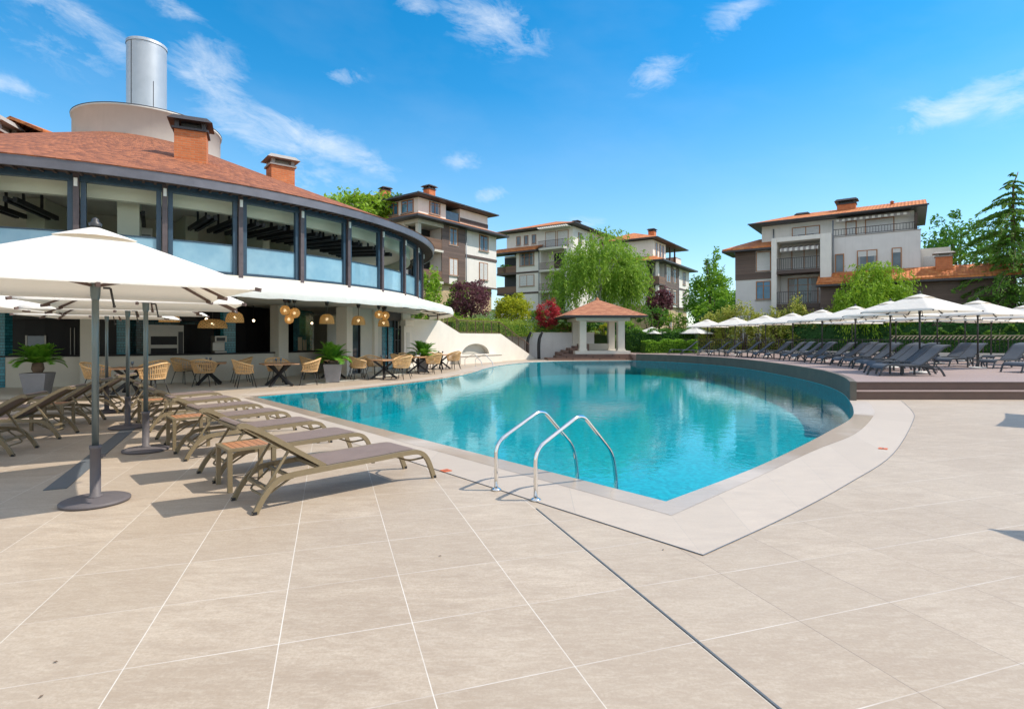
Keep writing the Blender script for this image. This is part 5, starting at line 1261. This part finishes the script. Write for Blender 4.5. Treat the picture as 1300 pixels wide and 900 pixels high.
# ------------------------------------------------------------------ pool ladders
GH = 'stainless handrails at the near pool corner'
def handrail(label, loc, rz, group, s=1.0):
    t = thing('pool_handrail', label, 'handrail', loc, rz, group)
    pts = rounded([(0, 0, 0), (0, 0, .50), (.68, 0, .80), (1.21, 0, .30), (1.28, 0, -.05), (1.28, 0, -1.1)], .13, 8)
    mb = MB(); mb.tube(pts, .0215, 14); mb.build('rail', 'chrome', t)
    mb = MB(); mb.lathe([(.055, 0.004), (.055, .014), (.035, .024), (.0217, .03)], 20, cap0=True); mb.build('flange', 'chrome', t)
    return t
M['chrome'] = plain('polished steel', (.80, .80, .79), .08, 1.0, .03, 3, 0)
ra = math.atan2(.66, .75)
hr = handrail('polished steel pool handrail farther from the camera at the near corner', (-.167, 5.83, 0), ra, GH)
dup(hr, (.234, 5.46, 0), ra, 'polished steel pool handrail closer to the camera at the near corner', GH)
dup(hr, (-2.75, 32.2, 0), R(-25), 'small far steel handrail before the arched niche, left one', 'far pool handrails', (.9,) * 3); dup(hr, (-2.1, 31.6, 0), R(-25), 'small far steel handrail before the arched niche, right one', 'far pool handrails', (.9,) * 3)

# ------------------------------------------------------------------ dining furniture
GC = 'rattan armchairs on the restaurant terrace'
def make_chair(label, loc, rz):
    t = thing('rattan_armchair', label, 'armchair', loc, rz, GC); t.scale = (1.2, 1.2, 1.1)
    mb = MB(); mb.lathe([(.02, .455), (.19, .455), (.215, .44), (.215, .41), (.19, .40), (.02, .40)], 22, sx=1, sy=1.05); mb.build('seat', 'cushion', t)
    sh = MB(); rings = []; nseg = 26
    def rim(f, an):     # f 0 bottom .. 1 top
        k = math.cos(an) * .5 + .5; top = .63 + .19 * k ** 1.6; r_ = .235 + .075 * f; return (-math.cos(an) * r_ * 1.0 - .02 * f * k, math.sin(an) * r_ * 1.05, .42 + (top - .42) * f)
    A = [R(-118 + 236 * i / nseg) for i in range(nseg + 1)]
    for f, r_ in ((0, .013), (.35, .008), (.68, .008), (1.0, .024)): sh.tube([rim(f, a) for a in A], r_, 6)
    for i, a in enumerate(A): sh.tube([rim(0, a), rim(.5, a), rim(1, a)], .0115, 5, False)
    for sgn in (-1, 1): sh.tube([rim(1, R(118 * sgn)), rim(.5, R(121 * sgn)), (.17, .20 * sgn, .43)], .016, 6)
    sh.build('backrest', 'rattan', t)
    for x in (-1, 1):
        for y in (-1, 1): mb = MB(); mb.tube([(x * .15, y * .15, .41), (x * .235, y * .23, 0)], .011, 6); mb.build('leg', 'black', t)
    mb = MB()
    for x in (-1, 1): mb.tube([(x * .15, -.15, .40), (x * .15, .15, .40)], .01, 6); mb.tube([(-.15, x * .15, .40), (.15, x * .15, .40)], .01, 6)
    mb.build('seat_frame', 'black', t); return t
def make_dining(label, loc, rz):
    t = thing('dining_table', label, 'table', loc, rz, 'dining tables on the restaurant terrace'); t.scale = (1.2, 1.2, 1)
    mb = MB(); mb.box(-.45, .45, -.45, .45, .715, .752); mb.build('tabletop', 'table_wood', t, bevel=.008)
    for k in range(4):
        a = PI / 4 + k * PI / 2; c, s = math.cos(a), math.sin(a); mb = MB(); mb.beam((c * .42, s * .42, 0), (-c * .34, -s * .34, .712), .055, .075); mb.build('leg', 'black', t)
    return t
tabs = [(-11.05, 16.0, .2), (-10.6, 19.3, .45), (-7.9, 18.7, .6), (-7.2, 22.2, .7), (-5.1, 22.0, .95), (-4.35, 25.6, 1.0), (-3.75, 29.1, 1.1)]
tl = ['wooden table with crossed black legs behind the left parasol poles', 'wooden table with a draped runner before the oven', 'wooden table with crossed black legs before the beige column', 'wooden table behind the central potted cycad', 'wooden table with crossed black legs before the glazed doors', 'wooden table beside the far potted cycad', 'farthest wooden table near the white stair wall']
dt = None
chs = [(-11.95, 15.9, 5), (-10.15, 15.6, 175), (-11.0, 16.9, -90), (-10.3, 18.45, 100), (-11.6, 19.5, -10), (-9.9, 20.1, 215), (-8.75, 18.1, 35), (-7.05, 19.1, 200), (-8.3, 19.5, -50), (-7.9, 21.6, 30), (-6.35, 22.4, 190), (-7.5, 23.0, -60), (-5.95, 21.5, 30), (-4.55, 22.9, 240), (-5.7, 22.9, -30), (-4.35, 21.6, 160), (-5.1, 25.0, 40), (-3.75, 26.4, 230), (-5.0, 26.3, -40), (-3.6, 25.2, 150), (-4.35, 28.4, 50), (-3.2, 29.8, 220), (-4.4, 29.7, -40), (-3.05, 28.7, 150)]
words_ = ['left', 'right', 'rear', 'front', 'left', 'rear', 'left', 'right', 'rear', 'left', 'right', 'rear', 'left', 'rear right', 'rear left', 'front right', 'left', 'rear right', 'rear left', 'front right', 'left', 'rear right', 'rear left', 'front right']
own = [0, 0, 0, 1, 1, 1, 2, 2, 2, 3, 3, 3, 4, 4, 4, 4, 5, 5, 5, 5, 6, 6, 6, 6]
short = ['table behind the left parasol poles', 'table with the draped runner', 'table before the beige column', 'table behind the central cycad', 'table before the glazed doors', 'table beside the far cycad', 'farthest dining table']
for i, (x, y, rz) in enumerate(tabs):
    if dt is None: dt = make_dining(tl[0], (x, y, .012), rz)
    else: dup(dt, (x, y, .012), rz, tl[i])
ch = None
for (x, y, rz), wd, ow in zip(chs, words_, own):
    lab = 'rattan armchair at the %s side of the %s' % (wd, short[ow])
    if ch is None: ch = make_chair(lab, (x, y, .012), R(rz))
    else: dup(ch, (x, y, .012), R(rz), lab)
GG = 'glasses standing on the dining tables'; gl = None
for i, (x, y, rz) in enumerate(tabs):
    for k, (dx, dy) in enumerate(((-.12, .05), (.1, -.1))):
        lab = 'clear stemmed glass %s on the %s' % ('at the left' if k == 0 else 'at the right', short[i])
        if gl is None:
            gl = thing('glass', lab, 'glass', (x + dx, y + dy, .766), 0, GG); mb = MB(); mb.lathe([(.03, 0), (.006, .01), (.006, .07), (.035, .10), (.04, .15), (.032, .18)], 12, cap0=True); mb.build('bowl', 'glass', gl)
        else: dup(gl, (x + dx, y + dy, .766), 0, lab, GG)
t = thing('table_runner', 'brown cloth runner hanging over the end of the table before the oven', 'cloth', (-10.6, 19.3, .766), .45)
mb = MB(); mb.box(-.2, .2, -.47, .47, 0, .006); mb.box(-.2, .2, -.478, -.47, -.2, .006); mb.box(-.2, .2, .47, .478, -.2, .006); mb.build('cloth', 'deck_riser', t)
# potted cycads
def cycad(label, loc, pw, ph, fl, n, seed, stem=.2):
    t = thing('potted_cycad', label, 'potted plant', loc, .3, 'potted cycads on the terrace'); g = random.Random(seed)
    mb = MB(); mb.taper(0, 0, 0, ph, pw * .72, pw); mb.build('pot', 'grey_pot', t, bevel=.012)
    mb = MB(); mb.taper(0, 0, ph - .02, ph + .004, pw * .9, pw * .9); mb.build('soil', 'trunk', t)
    mb = MB(); mb.lathe([(.10, ph), (.15, ph + stem * .4), (.13, ph + stem), (.05, ph + stem * 1.2)], 14, cap1=True); mb.build('stem', 'trunk', t)
    mb = MB()
    for k in range(n):
        a = 2.4 * k + g.uniform(-.2, .2); el_ = R(g.uniform(12, 80)); L_ = fl * g.uniform(.8, 1.1); c, s = math.cos(a), math.sin(a); prev = None; P = []
        for i in range(13):
            u = i / 12; e_ = el_ - u * u * 1.25 * (1.1 - el_ / 2.2); P.append((L_ * u, e_))
        x, z = 0.05, ph + stem * 1.05; pts = [Vector((c * x, s * x, z))]
        for i in range(1, 13):
            e_ = P[i][1]; x += L_ / 12 * math.cos(e_); z += L_ / 12 * math.sin(e_); pts.append(Vector((c * x, s * x, z)))
        sv = Vector((-s, c, 0))
        mb.tube(pts, [.008 * (1 - .8 * i / 12) for i in range(13)], 4, False)
        for i in range(1, 13):
            for half in (0, .5):
                q = pts[i] if not half else (pts[i] + pts[i - 1]) / 2; d = (pts[i] - pts[i - 1]).normalized(); w_ = fl * .24 * math.sin(PI * min(.96, .12 + .8 * i / 13)) ** .6
                for sg in (-1, 1):
                    tip = q + sv * sg * w_ + d * w_ * .55 + Vector((0, 0, w_ * .25)); wd = d * .02
                    mb.poly([q - wd, q + wd, tip + wd * .2, tip - wd * .2])
    mb.build('fronds', 'frond', t, recalc=False); return t
cycad('large potted cycad in a grey tapered pot at far left', (-13.5, 15.7, .012), .62, .62, .62, 36, 3, .26)
cycad('potted cycad in a dark grey pot by the pool, below the wicker lamps', (-6.6, 20.3, .012), .66, .66, .72, 34, 4, .12)
cycad('farthest potted cycad between the dining tables', (-4.35, 26.8, .012), .6, .6, .8, 34, 5, .14)
# fence behind the loungers
fp = [(12.5, 46.3, DZ), (20.5, 44.5, DZ), (26.5, 38.5, DZ), (33.5, 33.0, DZ), (46, 28, DZ)]
railing('black iron fence behind the far deck loungers', fp[:3], 'rail_dark', 1.1, .16)
t = railing('black iron fence topped with a pale zigzag lattice at the right', fp[2:], 'rail_dark', 1.1, .2)
mb = MB()
for a, b in zip(fp[2:], fp[3:]):
    a, b = Vector(a) - Vector(fp[2]), Vector(b) - Vector(fp[2]); n = int((b - a).length / .22)
    for i in range(n): p, q = a.lerp(b, i / n), a.lerp(b, (i + .8) / n); mb.beam(p + Vector((0, 0, 1.12)), q + Vector((0, 0, 1.32)), .04, .05)
    mb.beam(a + Vector((0, 0, 1.36)), b + Vector((0, 0, 1.36)), .05, .04)
mb.build('lattice', 'cushion', t)
t = thing('kerb_wall', 'low cream kerb wall along the foot of the iron fence', 'wall', (0, 0, 0)); mb = MB()
for a, b in zip(fp, fp[1:]): mb.beam((a[0] - .15, a[1] - .35, DZ + .12), (b[0] - .15, b[1] - .35, DZ + .12), .25, .24)
mb.build('wall', 'plaster_cream', t)

# ------------------------------------------------------------------ trees, shrubs, hedges
willow('large bright green weeping willow behind the gazebo', (9.1, 57, 4.2), 8.4, 4.7, 4.0, -1.2, 'leaf_willow', 1050, 28, .17, 11, nc=40)
willow('lime green weeping tree in front of the right house', (27.4, 41.8, .4), 7.0, 2.35, 2.2, 0.2, 'leaf_lime', 1000, 30, .13, 12, 'trunk', nc=60)
conifer('tall pointed cedar with drooping boughs at the right edge', (35.4, 39.0, .4), 13.0, 6.2, 'leaf_cedar', 28, 13, .12, .8, per=420)
conifer('lower dark cedar beside the tall pointed cedar', (41, 37, .4), 9.5, 5.5, 'leaf_cedar', 20, 14, .13, .4, per=360)
tree('round leafy tree between the right house and the cedar', (57, 70, 1.5), 15, (4.6, 4.6, 5.0), 11, 'leaf_mid', 70, 60, .26, 21)
tree('yellow green rounded bush tree on the bank below the middle house', (.0, 46.9, 1.8), 3.3, (1.55, 1.4, 1.65), 2.0, 'leaf_yellow', 130, 80, .085, 22, r0=.09)
tree('purple leaved plum tree before the nearest house', (-3.3, 43.5, 1.8), 3.6, (1.55, 1.5, 1.55), 3.0, 'leaf_purple', 75, 60, .10, 23, r0=.10)
tree('small red maple left of the gazebo', (3.15, 46.9, 1.9), 2.9, (1.15, 1.0, 1.25), 1.75, 'leaf_red', 60, 55, .085, 24, r0=.06)
tree('slender purple plum tree right of the gazebo', (14.6, 54.5, 1.8), 4.8, (1.25, 1.2, 1.9), 3.0, 'leaf_purple', 80, 60, .11, 25, r0=.1)
tree('leafy green tree with a wispy top between the willow and the right house', (22.2, 62, 2.0), 9.0, (2.7, 2.6, 3.2), 4.2, 'leaf_bright', 110, 70, .15, 26, extra=[blob_pts(27, (.3, 0, 8.0), (.9, .9, 2.2), 18, 34, .4, .3)])
tree('bright bushy tree at the foot of the leafy green tree', (20.9, 57, 1.8), 4.2, (2.1, 2.0, 2.2), 2.0, 'leaf_bright', 60, 60, .14, 28)
tree('narrow lime thuja beside the restaurant eave', (-6.2, 40.5, 1.8), 5.0, (1.1, 1.1, 2.9), 2.4, 'leaf_lime', 70, 60, .10, 29, name='thuja_tree')
tree('green bush tree in front of the timber bay of the nearest house', (-4.7, 46.2, 1.9), 4.6, (1.25, 1.2, 1.9), 2.6, 'leaf_bright', 60, 55, .11, 30)
tree('green treetop rising behind the restaurant roof', (-14.8, 52, 5), 11, (4.4, 3.2, 2.6), 7.9, 'leaf_lime', 110, 60, .20, 31)
tree('feathery treetop at the left of the nearest house', (-12.3, 54, 5), 11, (1.6, 1.6, 2.2), 8.8, 'leaf_mid', 44, 44, .18, 32)
tree('green tree between the middle houses', (14.5, 88, 5), 9, (4, 4, 4.5), 6, 'leaf_mid', 50, 50, .3, 33)
tree('dark tree close to the left side of the right hand house', (25.5, 68, 2), 6.0, (3.4, 3.0, 3.2), 2.8, 'leaf_dark', 70, 60, .2, 34)
GBB = 'shrubs on the planted bank'
for i, (x, y, z, r, m_, n, lf, lab) in enumerate(((-1.6, 45.0, 1.8, (.8, .7, .75), 'leaf_bright', 900, .08, 'round green shrub below the yellow green bush tree'), (-3.0, 41.6, 1.8, (.9, .7, .6), 'leaf_yellow', 800, .07, 'golden shrub under the purple plum'), (-4.9, 38.5, 1.8, (1.0, .9, 1.0), 'leaf_lime', 900, .08, 'lime shrub by the restaurant awning tip'), (2.2, 47.6, 1.9, (.9, .8, 1.1), 'leaf_bright', 1100, .09, 'bright shrub left of the red maple'), (-.4, 48.6, 2.0, (1.5, 1.0, 1.1), 'leaf_mid', 1300, .1, 'dark green shrub behind the yellow green bush tree'),
        (4.7, 47.0, 1.9, (.9, .6, .7), 'leaf_hedge', 900, .07, 'low shrub right of the red maple'), (6.2, 47.6, 1.9, (1.2, .8, .8), 'leaf_bright', 1100, .08, 'fresh green shrub seen through the gazebo'), (8.0, 47.9, 1.2, (.9, .7, .9), 'leaf_yellow', 900, .08, 'yellow green shrub seen through the gazebo'), (10.2, 47.6, .6, (1.2, .9, 1.4), 'leaf_bright', 1300, .09, 'bright shrub right of the gazebo columns'), (17.8, 49.5, 1.0, (1.6, 1.3, 1.6), 'leaf_dark', 1500, .12, 'dark rounded shrub behind the farthest parasols'), (13.2, 52, 1.5, (1.8, 1.2, 1.6), 'leaf_mid', 1300, .12, 'mid green shrub above the clipped hedge'), (15.4, 52.5, 1.6, (1.4, 1.2, 1.4), 'leaf_lime', 1000, .11, 'pale green shrub beside the slender purple plum'))):
    shrub(lab, (x, y, z), r, m_, n, lf, 50 + i, group=GBB)
for i, (x, y, m_, lab) in enumerate(((-2.6, 41.0, 'leaf_rust', 'rust and gold grass clump behind the brown railing'), (3.9, 46.9, 'flower_pink', 'coral pink flowering shrub at the foot of the red maple'), (5.5, 46.7, 'flower_pink', 'coral pink flowering shrub beside the gazebo roof'))):
    shrub(lab, (x, y, 1.85), (.9, .45, .42), m_, 420, .05, 70 + i, 'flowering_shrub' if i else 'grass_clump'); 
hedge('long olive green hedge above the white stair wall', [(-4.3, 36.5), (-2.0, 40.2), (.6, 44.6), (1.6, 46.8)], 1.1, 1.75, 2.95, 'leaf_hedge', 6500, .06, 81, 'leaf_mid')
hedge('low olive hedge on the retaining wall left of the gazebo', [(.6, 46.6), (3.0, 46.8), (6.4, 46.9)], .7, 1.85, 2.6, 'leaf_hedge', 3000, .06, 82, 'leaf_mid')
t = thing('iris_bed', 'pale lavender flower spikes behind the olive hedge', 'flowers', (-1.5, 44.5, 1.8)); t['kind'] = 'stuff'; g_ = np.random.default_rng(5)
P = np.stack([g_.uniform(-1.2, 3.4, 700), g_.uniform(-.5, 1.6, 700), g_.uniform(.4, 1.75, 700)], 1); leaf_mesh('stems', P * np.array([1, 1, .85]), .16, 'leaf_mid', t, seed=5, aspect=.08, dirs=np.tile([0, 0, 1.0], (700, 1)), jitter=.4)
leaf_mesh('petals', P[:260] + np.array([0, 0, .1]), .055, 'flower_iris', t, seed=6)
hedge('clipped dark green hedge right of the gazebo', [(9.6, 46.9), (12.5, 47.0), (15.5, 47.6)], 1.2, .3, 2.35, 'leaf_mid', 6000, .075, 83)
hedge('low bright grassy hedge by the deck edge', [(10.6, 44.6), (13.0, 44.9), (15.0, 45.3)], 1.0, .2, 1.45, 'leaf_bright', 5000, .07, 84, 'leaf_mid')
hedge('dark hedge seen through the gazebo', [(2.5, 50.5), (11, 50.5)], 1.4, 1.8, 3.1, 'leaf_dark', 3500, .09, 85)
GR = 'variegated shrubs behind the far loungers'
for i in range(8):
    shrub('variegated yellow green shrub, %s from the left behind the loungers' % ORD[i], (16.9 + 1.2 * i, 47.0 - .5 * i, .4), (1.1, .9, 1.75 + .22 * (i % 3)), 'leaf_variegated', 3000, .09, 90 + i, group=GR)
hedge('tall dark green hedge behind the iron fence', [(22.5, 45), (27.5, 39.8), (34, 34.6), (47, 29.5)], 1.5, .3, 2.7, 'leaf_dark', 11000, .09, 86)
hedge('feathery mid green hedge row before the dark hedge', [(26.5, 39.4), (33.6, 33.9), (46.5, 28.9)], .6, .3, 2.0, 'leaf_cedar', 7000, .08, 87, wob=.3)

shrub('green potted balcony plants in the loggia of the middle house', (-.9, 79.0, 10.95), (1.2, .5, .65), 'leaf_bright', 700, .1, 131, 'balcony_plant', cat='plant')
